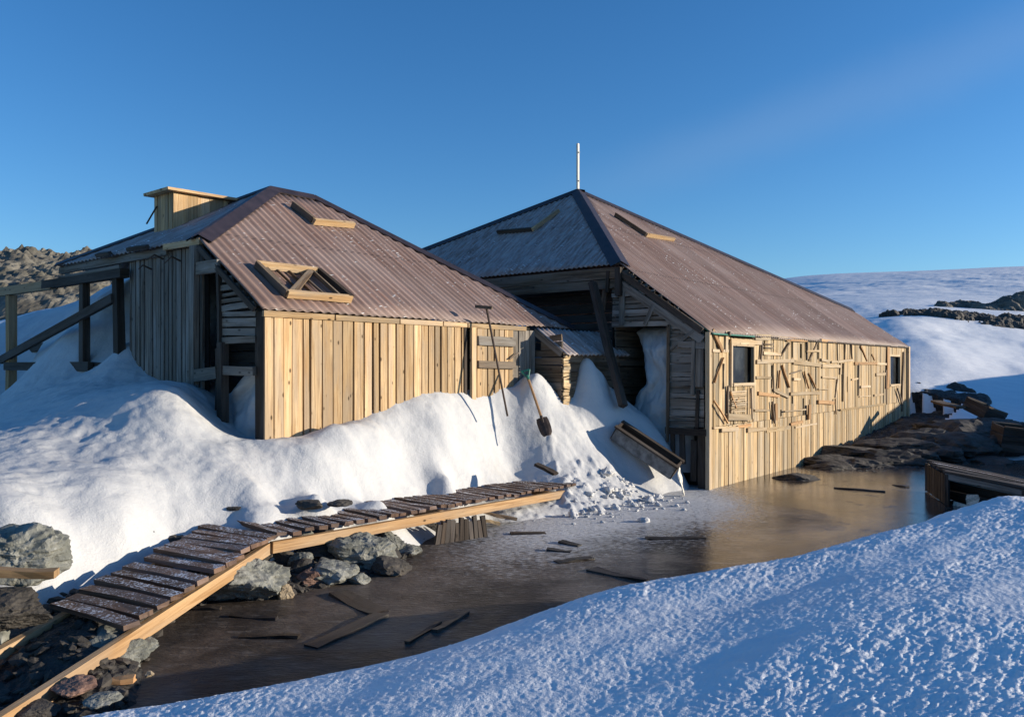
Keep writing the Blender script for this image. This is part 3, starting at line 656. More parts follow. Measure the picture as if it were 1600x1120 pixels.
# ================================================================== TERRAIN
A0 = Vector((-2.37, 4.895, .26)); A1 = Vector((-2.05, 6.67, .42)); A2 = Vector((.577, 10.3, .29))
V1 = Vector((-.666, .39, 0)); V2 = Vector((-.50, .45, 0))
pts = []
def sp(px, py, Y): pts.append(tuple(P(px, py, Y)))
def sw(x, y, z): pts.append((x, y, z))
for px, py in ((412, 686), (440, 684), (470, 680), (495, 674), (520, 667), (545, 661), (560, 657), (580, 650), (600, 640), (620, 631), (640, 622), (665, 615), (690, 612), (715, 615), (733, 622), (755, 618), (780, 611), (805, 605), (820, 595), (834, 588)):
    q = ray_plane(px, py, L(0, -.03, 0), nL); pts.append(tuple(q))
    if px % 2 == 0: r = q+D2*.5; pts.append(tuple(r))
for a in ((838, 612, 11.85), (856, 630, 11.75), (880, 640, 11.8), (905, 642, 11.95), (930, 648, 12.0), (966, 640, 12.15), (990, 640, 12.5), (1010, 650, 12.4), (1040, 692, 12.25),
          (930, 688, 11.8), (973, 737, 11.7), (895, 655, 11.6), (850, 668, 11.25), (900, 700, 11.35), (945, 715, 11.5), (880, 742, 10.75), (930, 757, 10.9), (1000, 765, 11.4), (1030, 770, 11.5), (870, 715, 11.0),
          (600, 700, 9.15), (600, 762, 8.25), (700, 680, 10.0), (700, 735, 9.5), (800, 690, 11.1), (800, 738, 10.85), (500, 722, 8.3), (500, 768, 7.75), (650, 660, 9.9), (750, 660, 10.8), (550, 690, 8.75), (780, 660, 11.2),
          (400, 755, 7.6), (400, 803, 7.25), (300, 740, 7.5), (300, 800, 7.15), (200, 760, 6.9), (200, 815, 6.5), (100, 720, 7.2), (100, 790, 6.4), (0, 720, 7.0), (0, 800, 5.9), (-200, 740, 7.0), (-200, 820, 5.8), (60, 835, 5.9),
          (277, 608, 8.6), (235, 612, 8.6), (199, 613, 8.6), (124, 628, 8.6), (60, 645, 8.6), (0, 659, 8.6), (277, 645, 8.2), (150, 668, 8.0), (50, 685, 7.7), (350, 692, 8.15), (310, 682, 8.1), (200, 700, 7.6), (335, 660, 8.7), (345, 657, 9.0), (378, 684, 8.6), (300, 608, 9.2), (395, 685, 8.55),
          (150, 577, 10.5), (100, 602, 10.3), (50, 618, 10.4), (20, 634, 13.0), (0, 640, 12.5), (135, 576, 11.2), (100, 520, 12.5), (150, 480, 12.0), (60, 545, 13.0), (0, 600, 13.5), (-100, 600, 13), (20, 500, 16), (-150, 560, 16), (-100, 700, 9.5), (180, 556, 10.9)):
    sp(*a)
nS_ = nE
for px, py in ((196, 540), (210, 566), (230, 585), (250, 594), (275, 600), (298, 601)):
    q = ray_plane(px, py, L(.08, 0, 0), nS_); pts.append(tuple(q))
for t in np.linspace(.03, .85, 8):                       # under and behind the upper walkway
    c = A1.lerp(A2, t); w = c+V2*1.12; sw(w.x, w.y, c.z+.03+.03*math.sin(t*9)); w = c+V2*.5; sw(w.x, w.y, c.z-.14)
for t, z in ((.02, -.15), (.12, -.22), (.25, -.15), (.36, -.06), (.47, -.1), (.6, -.12), (.75, -.04), (.88, .04)):
    c = A1.lerp(A2, t)-V2*.08; sw(c.x, c.y, z)
for t in (.1, .35, .6, .85):
    c = A0.lerp(A1, t)+V1*1.25; sw(c.x, c.y, (.06, .05, .15, .36)[[.1, .35, .6, .85].index(t)])
    c = A0.lerp(A1, t)+V1*.5; sw(c.x, c.y, -.15)
for a in ((20, 885, 5.4), (95, 880, 5.65), (150, 895, 5.9), (-100, 890, 5.4)):
    w = P(*a); sw(w.x, w.y, -.05)
sw(-4.2, 4.6, -.2); sw(-6, 4.5, .1); sw(-8, 6, .6); sw(-9, 9, 1.1)
for px, py, z in ((655, 838, .02), (690, 826, .03), (725, 812, .03), (765, 812, .03), (800, 812, .03), (850, 806, .02), (905, 800, .02), (960, 790, .02), (1000, 783, .02), (1045, 768, .01)):
    Y = EYE*F/(py-HY); sw((px-CX)/F*Y, Y, z); sw((px-CX)/F*Y+.25, Y-.35, -.22)
for x, y in ((-1.2, 7.4), (0, 7.8), (1.2, 8.8), (2.4, 10), (3.0, 11.4), (2.0, 8), (-1, 6.2), (-2.2, 5), (3, 12.5)): sw(x, y, -.45)
fs0 = tps(pts, 2e-2)
def fs(x, y):
    z = fs0(x, y)
    for px, py, Y, top, sx_, sy_ in ((926, 0, 12.25, 1.93,   .25, .25), (838, 0, 11.72, 1.72, .22, .26)):
        cx = (px-CX)/F*Y; wx = x+.16*fbm(x*2.6+py, y*2.6+px, 3)-.05*(y-Y); g = np.exp(-(np.abs((wx-cx)/sx_)**2.1+((y-Y)/sy_)**2)); base = float(fs0(np.array([cx]), np.array([Y]))[0]); z = z+(top-base)*g
    return z
Yg = np.concatenate([np.linspace(4.2, 13.2, 460), np.linspace(13.25, 20, 50)]); Xg = np.linspace(-11, 3.3, 620)
Xg, Yg = np.meshgrid(Xg, Yg)
Z = fs(Xg, Yg)
edge = np.clip((Z-.05)/.35, 0, 1)
Z = Z+.05*fbm(Xg*1.3, Yg*1.3, 4)*(.4+.6*edge)+.02*np.abs(fbm(Xg*2.2+Yg*.8, Yg*5, 3))*edge+.026*fbm(Xg*4.5+3, Yg*4.5, 3)*edge+.010*edge*fbm(Xg*13+3, Yg*19, 3)*np.clip(.5+2*vnoise(Xg*.9, Yg*.9), 0, 1)
crumb = np.exp(-(((Xg-1.0)/.75)**2+((Yg-10.6)/.8)**2))          # broken, trodden snow below the shovel
crumb = np.maximum(crumb, .55*np.exp(-(((Xg-.5)/.9)**2+((Yg-9.5)/.5)**2)))
Z = Z+.16*crumb*np.maximum(0, fbm(Xg*7, Yg*7, 3))+.02*crumb*fbm(Xg*20, Yg*20, 2)
aM = (Xg-PM.x)*D1.x+(Yg-PM.y)*D1.y; bM = (Xg-PM.x)*D2.x+(Yg-PM.y)*D2.y
Z = np.where((aM > .9), -.6, Z)
grid_mesh('snow', Xg, Yg, Z, MAT_snow)
def snow_at(x, y): return float(fs(np.array([x]), np.array([y]))[0])

# gravel shore
shore = [(340, 935), (390, 936), (440, 930), (490, 917), (545, 905), (600, 890), (630, 870), (645, 845), (690, 832), (280, 955), (245, 985), (230, 1010), (222, 1050), (205, 1100)]
gp = []
for px, py in shore:
    Y = EYE*F/(py-HY); x = (px-CX)/F*Y; gp.append((x, Y, 0.0)); gp.append((x-.45, Y+.45, .17)); gp.append((x+.4, Y-.3, -.2))
gp += [(-3.3, 5.2, .03), (-2.9, 4.4, .01), (-3.6, 4.7, .05), (-4.3, 5.1, .2), (-3.2, 4.4, .04), (-4.2, 6.0, .10), (-5, 5, .1), (-2.9, 6.6, .12), (-2.2, 7.4, .3), (-1.4, 8.2, .2), (-3.2, 7.4, .2), (-6, 7, .3), (-2.6, 3.8, .0), (-1.6, 3.9, -.3), (0, 5, -.5), (0, 9, -.3), (1.5, 10.5, -.3), (3, 12, -.3), (-4, 3, .1), (-2.3, 3.0, .05), (2, 5, -.6), (4, 9, -.6), (-9, 3, .3), (-9, 9, .5)]
fg = tps(gp, 1e-3)
Xg, Yg = np.meshgrid(np.linspace(-9, 2, 420), np.linspace(2.2, 10.5, 330)); Zg = fg(Xg, Yg)+.05*fbm(Xg*3, Yg*3, 4)+.03*np.abs(fbm(Xg*12, Yg*12, 2))
grid_mesh('ground', Xg, Yg, np.maximum(Zg, -.6), MAT_gravel)
def gravel_at(x, y): return float(fg(np.array([x]), np.array([y]))[0])

# frozen pond
Xg, Yg = np.meshgrid(np.linspace(-3.2, 14, 40), np.linspace(2.0, 17.5, 40)); grid_mesh('pond_ice', Xg, Yg, Xg*0, MAT_ice)

# foreground snow bank
bp_ = []
BC, BX, BY = .69, .138, -.05                      # the bank is close to a plane that falls away from the low sun
def bank_pt(px, py):
    r = (px-CX)/F; Y = (EYE-BC)/((py-HY)/F+BX*r+BY); return Vector((r*Y, Y, BC+BX*r*Y+BY*Y))
for px, py in ((120, 1128), (200, 1113), (350, 1085), (500, 1055), (600, 1032), (700, 1008), (800, 976), (900, 942), (1000, 914), (1150, 886), (1300, 856), (1400, 830), (1480, 808), (1520, 790), (1555, 776), (1600, 777), (1700, 765)):
    w = bank_pt(px, py); bp_.append(tuple(w)); n_ = Vector((-.55, .83, 0)); bp_.append((w.x+n_.x*.4, w.y+n_.y*.4, w.z-.22)); bp_.append((w.x+n_.x*1.1, w.y+n_.y*1.1, min(-.15, w.z-1.0))); bp_.append((w.x-n_.x*.35, w.y-n_.y*.35, w.z+.0+BX*.35*.55-BY*.35*.83))
for px, py in ((800, 1115), (1200, 1115), (1600, 1115), (1600, 980), (1300, 980), (1600, 880), (1450, 900), (1100, 1020), (500, 1110), (1000, 1200), (1500, 1200)): bp_.append(tuple(bank_pt(px, py)))
bp_ += [(0, .5, .68), (2, .5, 1.08), (-2, 1.5, .25), (-3, .5, .1), (-2.6, 2.9, .02), (-3.4, 2.6, .0), (5, 1, 1.35), (7, 4, 1.15), (5.6, 6.5, .85), (7, 8, .85), (10, 8, .95), (13, 10, 1.5), (9, 11, .5), (12, 13, .4), (12, 6, 1.3), (7.6, 9.4, .6), (8, 11.6, -.2), (3.6, 8, -.4), (1, 7, -.6), (5, 10, -.5), (-1, 6.5, -.5)]
fb = tps(bp_, 2e-3)
rat = np.concatenate([np.linspace(-1.1, -.66, 50)[:-1], np.linspace(-.66, .72, 900), np.linspace(.72, 1.7, 90)[1:]]); yy = np.exp(np.linspace(math.log(1.7), math.log(12.5), 560))
Rg, Yg = np.meshgrid(rat, yy); Xg = Rg*Yg; Z = fb(Xg, Yg)
ca, sa = math.cos(R(32)), math.sin(R(32)); U = Xg*ca+Yg*sa; V = -Xg*sa+Yg*ca
Z = Z+.030*vnoise(U*.6+3, V*1.4+1)+.022*vnoise(U*1.2+7, V*2.8)+.010*vnoise(U*2.4+17, V*6)
patch = np.clip(.5+1.7*vnoise(U*.7+21, V*2.2)+.5*fbm(U*2.5+4, V*6, 2), .05, 1)
Z = Z+patch*(.0068*fbm(U*10, V*24, 3)+.0062*fbm(U*46+5, V*70, 2))+.003*fbm(Xg*55, Yg*55, 1)
grid_mesh('snow_bank', Xg, Yg, Z, MAT_snowb)

# far slope, plateau and the ground behind the huts: screen slope as a function of direction and distance
fp = [(1100, 790, 11.5), (1300, 752, 13), (1440, 712, 16.3), (1600, 716, 15.8), (1420, 650, 19), (1440, 608, 22), (1500, 640, 20), (1580, 650, 19.5), (1600, 614, 23), (1420, 545, 29), (1500, 548, 29), (1600, 560, 31), (1420, 502, 44), (1500, 520, 42), (1600, 528, 42), (1400, 490, 60), (1500, 492, 60), (1600, 502, 58), (1400, 472, 100), (1500, 478, 95), (1600, 484, 90), (1400, 458, 250), (1600, 455, 250), (1250, 432, 900), (1420, 424, 900), (1600, 416, 900), (1600, 424, 1600), (1250, 440, 1600), (1250, 600, 30), (1250, 520, 60), (1250, 460, 250), (1350, 690, 16.8),
      (900, 700, 14), (900, 600, 30), (800, 560, 60), (800, 540, 300), (800, 520, 900), (400, 580, 30), (400, 540, 100), (0, 520, 19), (0, 500, 30), (100, 480, 30), (0, 480, 80), (0, 520, 900), (-400, 540, 20), (-400, 500, 60), (-400, 500, 900),
      (1850, 540, 21), (2000, 535, 19), (2100, 520, 20), (1850, 537, 23), (1840, 548, 25.5), (1800, 550, 28), (2050, 570, 16.5), (2200, 600, 13), (1900, 590, 18), (1800, 690, 16), (1780, 640, 19),  (2200, 520, 30), (2300, 480, 60), (2300, 440, 250), (2200, 405, 900), (1800, 540, 40), (1850, 660, 15)]
ff = tps([((px-CX)/F*2.2, math.log(Y)*.9, (HY-py)/F) for px, py, Y in fp], 2e-3)
rat = np.concatenate([np.linspace(-2.2, -.7, 40)[:-1], np.linspace(-.7, .3, 60)[:-1], np.linspace(.3, .75, 260)[:-1], np.linspace(.75, 2.2, 90)]); yy = np.exp(np.linspace(math.log(12.4), math.log(1700), 330))
Rg, Yg = np.meshgrid(rat, yy); Xg = Rg*Yg
S = ff(Rg*2.2, np.log(Yg)*.9); Z = EYE+S*Yg
Z = Z+np.minimum(.02*Yg, .9)*.35*fbm(Xg/np.minimum(.1*Yg+1, 14), Yg/np.minimum(.1*Yg+1, 14), 4)+.05*np.minimum(Yg/40, 1)*fbm(Xg*.9, Yg*.9, 3)
sast = np.clip((Yg-120)/200, 0, 1)*np.clip((900-Yg)/500, 0, 1)
Z = Z+sast*1.4*fbm(Xg/14, Yg/30, 3)
aM = (Xg-PM.x)*D1.x+(Yg-PM.y)*D1.y; bM = (Xg-PM.x)*D2.x+(Yg-PM.y)*D2.y
ins = (aM > -8) & (aM < 12.2) & (bM > -1.2) & (bM < 10); lim = np.where(bM < .2, np.interp(aM, [0, 4.5, 11.8], [-.15, -.12, .12]), .1)
Z = np.where(ins, np.minimum(Z, lim), Z)
Z = np.where((Yg < 19) & (Xg < 2), np.minimum(Z, -.3), Z)
Z = np.where((Yg < 16.5) & (Rg < .52), np.minimum(Z, -.08), Z)
o = grid_mesh('snow_slope', Xg, Yg, Z, MAT_snowf)
def slope_at(x, y): return EYE+float(ff(np.array([x/y*2.2]), np.array([math.log(y)*.9]))[0])*y

# ------------------------------------------------------------------ rocks
def rock_verts(size, seed, sub=4, rough=.10, facets=16, base=None):
    rr = random.Random(seed); bm = bmesh.new(); bmesh.ops.create_icosphere(bm, subdivisions=sub, radius=1)
    pl = []
    for i in range(facets):
        v = Vector((rr.gauss(0, 1), rr.gauss(0, 1), rr.gauss(0, 1))).normalized(); pl.append((v, rr.uniform(.62, 1.0)))
    off = Vector((rr.random()*40, rr.random()*40, rr.random()*40)); rot = rr.random()*6.28; cr, sr = math.cos(rot), math.sin(rot)
    for v in bm.verts:
        d = v.co.normalized(); r = 1.15
        for n, h in pl:
            q = d.dot(n)
            if q > .05: r = min(r, h/q)
        r *= 1+rough*(mnoise.fractal(d*2.2+off, .7, 2.2, 5))+rough*.7*mnoise.noise(Vector((d.x*3, d.y*3, d.z*11))+off)
        c = d*r; c = Vector((c.x*cr-c.y*sr, c.x*sr+c.y*cr, c.z)); v.co = Vector((c.x*size[0], c.y*size[1], c.z*size[2]))
    return bm
def rock(name, loc, size, seed, mat, label, cat='rock', group=None, sub=4, rough=.12, facets=12):
    bm = rock_verts(size, seed, sub, rough, facets); me = bpy.data.meshes.new(name); bm.to_mesh(me); bm.free(); me.materials.append(mat)
    o = bpy.data.objects.new(name, me); COL.objects.link(o); o.location = loc
    return tag(o, label, cat, group)
def rk_px(px, py, Y, w, h, seed, mat, label, name='boulder', d=1.0, **k):
    c = P(px, py, Y); sx_ = .5*w/F*Y; sz = .5*h/F*Y
    return rock(name, c, (sx_*1.1, max(sx_*d, .03), sz*1.12), seed, mat, label, 'rock', **k)
rk_px(28, 868, 5.4, 118, 74, 1, MAT_rock, 'large grey green boulder in the snow at the left edge, above the pale plank', sub=5)
rk_px(10, 958, 4.9, 110, 56, 2, MAT_rock2, 'shaded boulder left of the lower boardwalk, below the pale plank', sub=5)  # dark rock colour stands in for the shade over this boulder
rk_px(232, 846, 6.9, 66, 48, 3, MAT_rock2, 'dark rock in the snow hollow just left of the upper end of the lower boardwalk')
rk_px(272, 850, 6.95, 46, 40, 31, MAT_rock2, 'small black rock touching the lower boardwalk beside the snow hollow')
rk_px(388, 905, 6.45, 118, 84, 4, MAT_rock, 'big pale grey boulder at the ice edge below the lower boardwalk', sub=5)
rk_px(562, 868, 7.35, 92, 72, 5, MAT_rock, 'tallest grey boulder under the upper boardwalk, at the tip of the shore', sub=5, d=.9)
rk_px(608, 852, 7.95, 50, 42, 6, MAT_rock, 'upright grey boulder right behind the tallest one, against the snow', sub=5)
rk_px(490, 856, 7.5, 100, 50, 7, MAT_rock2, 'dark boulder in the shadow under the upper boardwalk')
rk_px(520, 893, 6.9, 74, 38, 8, MAT_rock, 'flat grey rock in front of the tallest boulder at the ice edge')
rk_px(610, 886, 7.2, 60, 30, 9, MAT_rock2, 'low dark rock at the right foot of the tallest boulder')
rk_px(634, 861, 7.9, 40, 16, 10, MAT_rock, 'small flat rock lying on the ice edge right of the shore boulders')
rk_px(444, 926, 6.4, 26, 26, 11, MAT_rockt, 'small tan angular stone at the ice edge beside the pale boulder', 'stone')
rk_px(486, 905, 6.75, 44, 28, 12, MAT_rockr, 'red brown stone among the shore rocks', 'stone')
rk_px(562, 905, 6.85, 30, 16, 13, MAT_rock, 'little grey stone at the ice edge below the tallest boulder', 'stone')
rk_px(178, 1020, 4.95, 108, 66, 14, MAT_rock, 'speckled boulder half under the lower boardwalk, at the bottom left corner of the ice', sub=5)
rk_px(470, 878, 7.0, 40, 26, 15, MAT_rock, 'grey stone in the middle of the gravel under the boardwalk joint', 'stone')
rk_px(484, 788, 7.55, 38, 13, 16, MAT_rock2, 'dark flat stone lying behind the upper boardwalk planks', 'stone')
rk_px(531, 786, 7.7, 32, 9, 17, MAT_rock2, 'thin dark stone in the snow behind the upper boardwalk', 'stone')
rk_px(366, 794, 7.35, 20, 7, 18, MAT_rock2, 'tiny dark stone poking out of the snow field', 'stone')
rk_px(30, 965, 5.0, 26, 28, 19, MAT_rockr, 'reddish stone on the shaded boulder at the left edge', 'stone')
rk_px(62, 1108, 4.1, 50, 20, 20, MAT_rock2, 'dark stone under the bottom end of the lower boardwalk', 'stone')
rk_px(112, 1074, 4.3, 58, 26, 21, MAT_rockr, 'brown stone under the lower boardwalk near the bottom left corner', 'stone')
rk_px(160, 1092, 4.15, 44, 18, 22, MAT_rock, 'grey green stone near the bottom edge beside the ice', 'stone')
rk_px(234, 1052, 4.6, 14, 8, 23, MAT_rockt, 'tiny pinkish stone on the ice at the bottom left', 'stone')
rk_px(2, 990, 4.9, 24, 60, 24, MAT_rock, 'pale stone cut by the left edge of the photo', 'stone')
rk_px(1243, 746, 13.2, 58, 16, 25, MAT_rock2, 'low dark rock frozen in the ice in front of the sunlit wall', sub=4)
rr = random.Random(77)
for i in range(20):
    x0 = rr.uniform(-2.35, -1.15); y0 = 6.45+(x0+2.35)*.75+rr.uniform(.0, .75); s = rr.uniform(.05, .13)
    rock('stone', Vector((x0, y0, max(.0, gravel_at(x0, y0))+s*.25)), (s*1.2, s, s*.75), 300+i, rr.choice((MAT_rock, MAT_rock2, MAT_rock2)), 'jagged stone of the shore rubble under the boardwalk joint', 'rock', 'rubble under the boardwalk', 3, .12, 9)
rr = random.Random(5); mbg = bmesh.new()                       # loose shingle, nobody could count it
gme = bpy.data.meshes.new('gravel'); allv = []; allf = []
for i in range(1500):
    if i < 900:
        px = rr.uniform(330, 640); py = rr.uniform(815, 935)
    else:
        px = rr.uniform(0, 250); py = rr.uniform(930, 1120)
    Y = None
    x0 = rr.uniform(-2.6, -1.0) if i < 900 else rr.uniform(-3.8, -2.1); y0 = rr.uniform(6.2, 8.0) if i < 900 else rr.uniform(3.9, 5.9)
    z0 = gravel_at(x0, y0)
    if z0 < -.02 or snow_at(x0, y0) > z0+.06: continue
    s = rr.choice((.02, .025, .03, .04, .06)); bm = bmesh.new(); bmesh.ops.create_icosphere(bm, subdivisions=1, radius=1)
    q = Vector((rr.uniform(.7, 1.5), rr.uniform(.6, 1.2), rr.uniform(.3, .7)))*s; ro = rr.random()*6
    b0_ = len(allv); bm.verts.ensure_lookup_table()
    for v in bm.verts:
        c = Vector((v.co.x*q.x, v.co.y*q.y, v.co.z*q.z))*rr.uniform(.75, 1.15); allv.append((x0+c.x*math.cos(ro)-c.y*math.sin(ro), y0+c.x*math.sin(ro)+c.y*math.cos(ro), z0+.02+c.z+c.x*.3))
    allf += [[v.index+b0_ for v in f.verts] for f in bm.faces]; bm.free()
gme.from_pydata(allv, [], allf); gme.materials.append(MAT_rock2); go = bpy.data.objects.new('gravel', gme); COL.objects.link(go); tag(go, 'loose dark gravel and shingle on the shore under the boardwalk', 'gravel', kind='stuff')
# shaded rock heap at the far corner
heap = [(1300, 728, 14.6, 70, 26), (1345, 722, 14.9, 80, 34), (1385, 716, 15.2, 80, 40), (1330, 700, 15.8, 90, 30), (1400, 692, 16.2, 90, 34), (1430, 710, 15.4, 50, 36), (1365, 735, 14.3, 60, 18), (1300, 712, 15.2, 70, 22), (1450, 694, 16.8, 90, 34), (1480, 674, 18.0, 90, 26), (1440, 655, 21.6, 60, 36), (1436, 622, 23, 46, 40), (1455, 632, 22.6, 50, 36), (1520, 690, 16.8, 90, 50), (1530, 668, 17.8, 90, 24), (1500, 700, 16.2, 90, 30), (1560, 700, 16.4, 60, 40), (1428, 672, 19.5, 50, 26), (1465, 710, 15.7, 60, 26), (1495, 648, 21.8, 60, 26), (1550, 670, 17.4, 60, 30), (1425, 640, 23, 30, 36), (1590, 690, 16.6, 60, 40), (1270, 735, 14.2, 50, 14), (1545, 722, 15.4, 50, 14), (1250, 728, 14.9, 40, 18), (1465, 640, 22.3, 60, 44), (1500, 634, 22.6, 56, 46), (1555, 650, 21.8, 60, 44), (1540, 640, 22.5, 44, 40), (1480, 655, 21.9, 50, 36)]
for i, (px, py, Y, w, h) in enumerate(heap):
    k = 1 if px > 1440 or Y > 19 else .68
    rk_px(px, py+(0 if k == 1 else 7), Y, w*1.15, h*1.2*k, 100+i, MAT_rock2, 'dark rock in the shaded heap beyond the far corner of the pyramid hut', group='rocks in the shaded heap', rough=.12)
Rg2, Yg2 = np.meshgrid(np.linspace(.36, .64, 130), np.linspace(13.9, 23.5, 150)); Xg2 = Rg2*Yg2
a2 = (Xg2-PM.x)*D1.x+(Yg2-PM.y)*D1.y; b2 = (Xg2-PM.x)*D2.x+(Yg2-PM.y)*D2.y
Zs = EYE+ff(Rg2*2.2, np.log(Yg2)*.9)*Yg2; m_ = np.clip(np.minimum((Rg2-.38)/.03, (.615-Rg2)/.02), 0, 1)*np.clip((22.8-Yg2+2*fbm(Xg2*.8, Yg2*.8, 2))/1.2, 0, 1)
near_ = np.clip((b2+2.2)/1.2, 0, 1)*(a2 < 12.3); wl = np.interp(a2, [0, 4.2, 5.3, 8.4, 11.8], [-.1, -.06, .08, .28, .55])
Zq = np.where(m_ > 0, Zs*(1-near_)+wl*near_+.10*fbm(Xg2*3, Yg2*3, 4)+.05*np.abs(fbm(Xg2*8, Yg2*8, 2))+.03, Zs)-.5*(1-m_); Zq = np.where(b2 > .4, np.minimum(Zq, .2), Zq)
grid_mesh('ground', Xg2, Yg2, Zq, MAT_gravel)
# rocky bands on the far slope
def outcrop(label, px0, px1, Y0, Y1, n0, n1, fn, mat, name='rock_outcrop'):
    rr_ = np.linspace((px0-CX)/F, (px1-CX)/F, n0); yy_ = np.linspace(Y0, Y1, n1); Rr, Yy = np.meshgrid(rr_, yy_); Xx = Rr*Yy
    base = EYE+ff(Rr*2.2, np.log(Yy)*.9)*Yy; edge = np.clip(np.minimum(np.minimum((Yy-Y0), (Y1-Yy))/((Y1-Y0)*.3), (Rr-rr_[0])/.02), 0, 1)
    Zz = base+fn(CX+F*Rr, Xx, Yy)*edge-1.2*(1-edge)-.35
    o = grid_mesh(name, Xx, Yy, Zz, mat, None, False); return tag(o, label, 'rocks')
def bld(x, y, f, s): 
    return np.sqrt(np.abs(fbm(x*f+s, y*f-s, 3, .55)))*np.sign(fbm(x*f+s, y*f-s, 3, .55))
outcrop('long low band of dark boulders across the far snow slope', 1335, 1680, 44, 66, 460, 170, lambda p, x, y: np.where(y < np.interp(p, [1340, 1450, 1550, 1660], [60, 54, 48, 45])+2*fbm(x*.3, y*.3, 2), -1, np.interp(p, [1335, 1420, 1500, 1680], [.38, .42, .45, .45]))+.42*bld(x, y, 1.1, 3.3)+.14*fbm(x*4, y*4, 3), MAT_rock2)
outcrop('jagged rock outcrop with snow patches standing above the dark rock band', 1440, 1690, 82, 102, 420, 150, lambda p, x, y: np.interp(p, [1440, 1500, 1550, 1572, 1600, 1640, 1690], [.1, .45, .5, 1.2, 2.0, 1.8, 1.0])*np.interp(y, [82, 90, 94, 102], [.5, 1, 1, .3])+.75*bld(x, y, .5, 8.1)+.3*fbm(x*1.6, y*1.6, 4), MAT_hill)
# rocky hill beyond the left hut
yy, xx = np.meshgrid(np.linspace(26, 60, 330), np.linspace(-62, -14, 460), indexing='ij')
pxg = CX+F*xx/yy
top = np.interp(pxg, [-900, -300, 0, 40, 90, 150, 230, 330], [395, 385, 396, 393, 398, 400, 432, 520])
zt = EYE+(HY-top)/F*42
prof = np.clip(1-((yy-43)/16.5)**2, 0, 1)
zz = -2+(zt+2)*prof**.6
rd = fbm(xx*.35, yy*.35, 5, .6); zz = zz+prof*(.9*np.abs(rd)+.5*np.abs(fbm(xx*1.1, yy*1.1, 4, .6))+.28*fbm(xx*2.6, yy*2.6, 4, .6)-.4)
grid_mesh('rocky_hill', xx, yy, zz, MAT_hill, smooth=False)

# ================================================================== THINGS
# boardwalk in two runs
def walkway(label, p0, p1, v, ext0, ext1, ts, wpl, name='boardwalk'):
    o = empty(name, p0.lerp(p1, .5)-UP*.15, label, 'boardwalk')
    e = (p1-p0)
    for k, s in ((0, .0), (1, .93)):
        a = p0-e*ext0+v*s; c = p1+e*ext1+v*s
        if k: a = p0-e*ext0*.85+v*s
        off = UP*-.10
        mb = MB(); mb.plank(a+off-v*.0, c+off, UP, .095, .05, .5+.2*k, .002, seg=4, warp=.004); mb.build('stringer', W['stringer'], o)
    for t in ts:
        c = p0+e*t; j = random.uniform(-.03, .03); sl = random.uniform(-.02, .02)
        mb = MB(); mb.plank(c-v*(.06+j)+UP*random.uniform(-.006, .016), c+v*(1.02+j)+UP*random.uniform(-.006, .016)+e*sl/e.length, e, wpl*random.uniform(.88, 1.05), .032, None, .004, seg=2, warp=.004)
        mb.build('plank', W['deck'], o)
    mb = MB()
    for t in (.5, .98):
        c = p0+e*t-UP*.10; mb.plank(c+v*.04, c+v*.9, UP, .10, .06, .5)
    mb.build('cross_beam', W['stringer'], o)
    return o
walkway('lower run of the boardwalk, sloping out of the bottom left corner', A0, A1, V1, .62, 0.02, [.02+.084*i for i in range(6)]+[.575+.072*i for i in range(7)], .098)
walkway('level upper run of the boardwalk, crossing the rocky shore to the snow pile', A1+Vector((.03, .04, .012)), A2, V2, 0.0, .06, [.02+i*.0332 for i in range(33)], .092)

def spar(name, label, cat, x0, y0, x1, y1, w, t, mt, z=None, Ys=None, w1=None, group=None, lift=.5):
    if z is not None:
        Y0 = (EYE-z)*F/(y0-HY); Y1 = (EYE-z)*F/(y1-HY)
    else: Y0, Y1 = Ys
    a = P(x0, y0, Y0); c = P(x1, y1, Y1); e = (c-a).normalized(); wd = UP.cross(e)
    mb = MB(); mb.plank(a, c, wd, w, t, None, .005, w1, seg=4, warp=.006); return tag(mb.build(name, W[mt]), label, cat, group)
Z0 = .004
spar('loose_board', 'short thick dark board frozen in the ice below the shore rocks', 'board', 530, 926, 592, 957, .17, .022, 'wet', Z0)
spar('loose_board', 'long dark board slanting up across the ice from the left of its middle', 'board', 486, 1010, 597, 961, .12, .022, 'wet', Z0)
spar('loose_board', 'dark bar lying level on the ice, left of the long slanting board', 'board', 373, 994, 467, 995, .055, .022, 'wet', Z0)
spar('loose_board', 'thin dark stick on the ice, lower one of a pair', 'stick', 635, 1005, 686, 974, .035, .022, 'wet', Z0)
spar('loose_board', 'thin dark stick on the ice, upper one of a pair', 'stick', 678, 987, 729, 957, .05, .025, 'wet', Z0)
spar('loose_board', 'broad brown board half sunk in the dark ice, tapering to the right', 'board', 925, 889, 1012, 909, .17, .022, 'wet', Z0, None, .03)
spar('loose_board', 'narrow sunken board in the ice in front of the dark gap between the huts', 'board', 1010, 841, 1100, 840, .10, .022, 'wet', Z0)
spar('loose_board', 'long thin dark strip on the reflecting ice before the sunlit wall', 'board', 1303, 762, 1384, 768, .07, .022, 'wet', Z0)
spar('loose_board', 'short thin strip on the ice to the right of the long strip', 'board', 1396, 757, 1418, 761, .06, .022, 'wet', Z0)
spar('loose_board', 'little dark board on the frosty ice, highest of three near the snow edge', 'board', 876, 847, 906, 852, .09, .022, 'wet', Z0)
spar('loose_board', 'little dark board on the frosty ice, middle one of three near the snow edge', 'board', 855, 859, 892, 861, .08, .022, 'wet', Z0)
spar('loose_board', 'little dark board on the frosty ice, lowest of three near the snow edge', 'board', 870, 878, 925, 872, .11, .022, 'wet', Z0)
spar('loose_board', 'dark plank at the ice edge right of the upright wooden stub', 'board', 798, 834, 852, 832, .10, .022, 'wet', Z0)
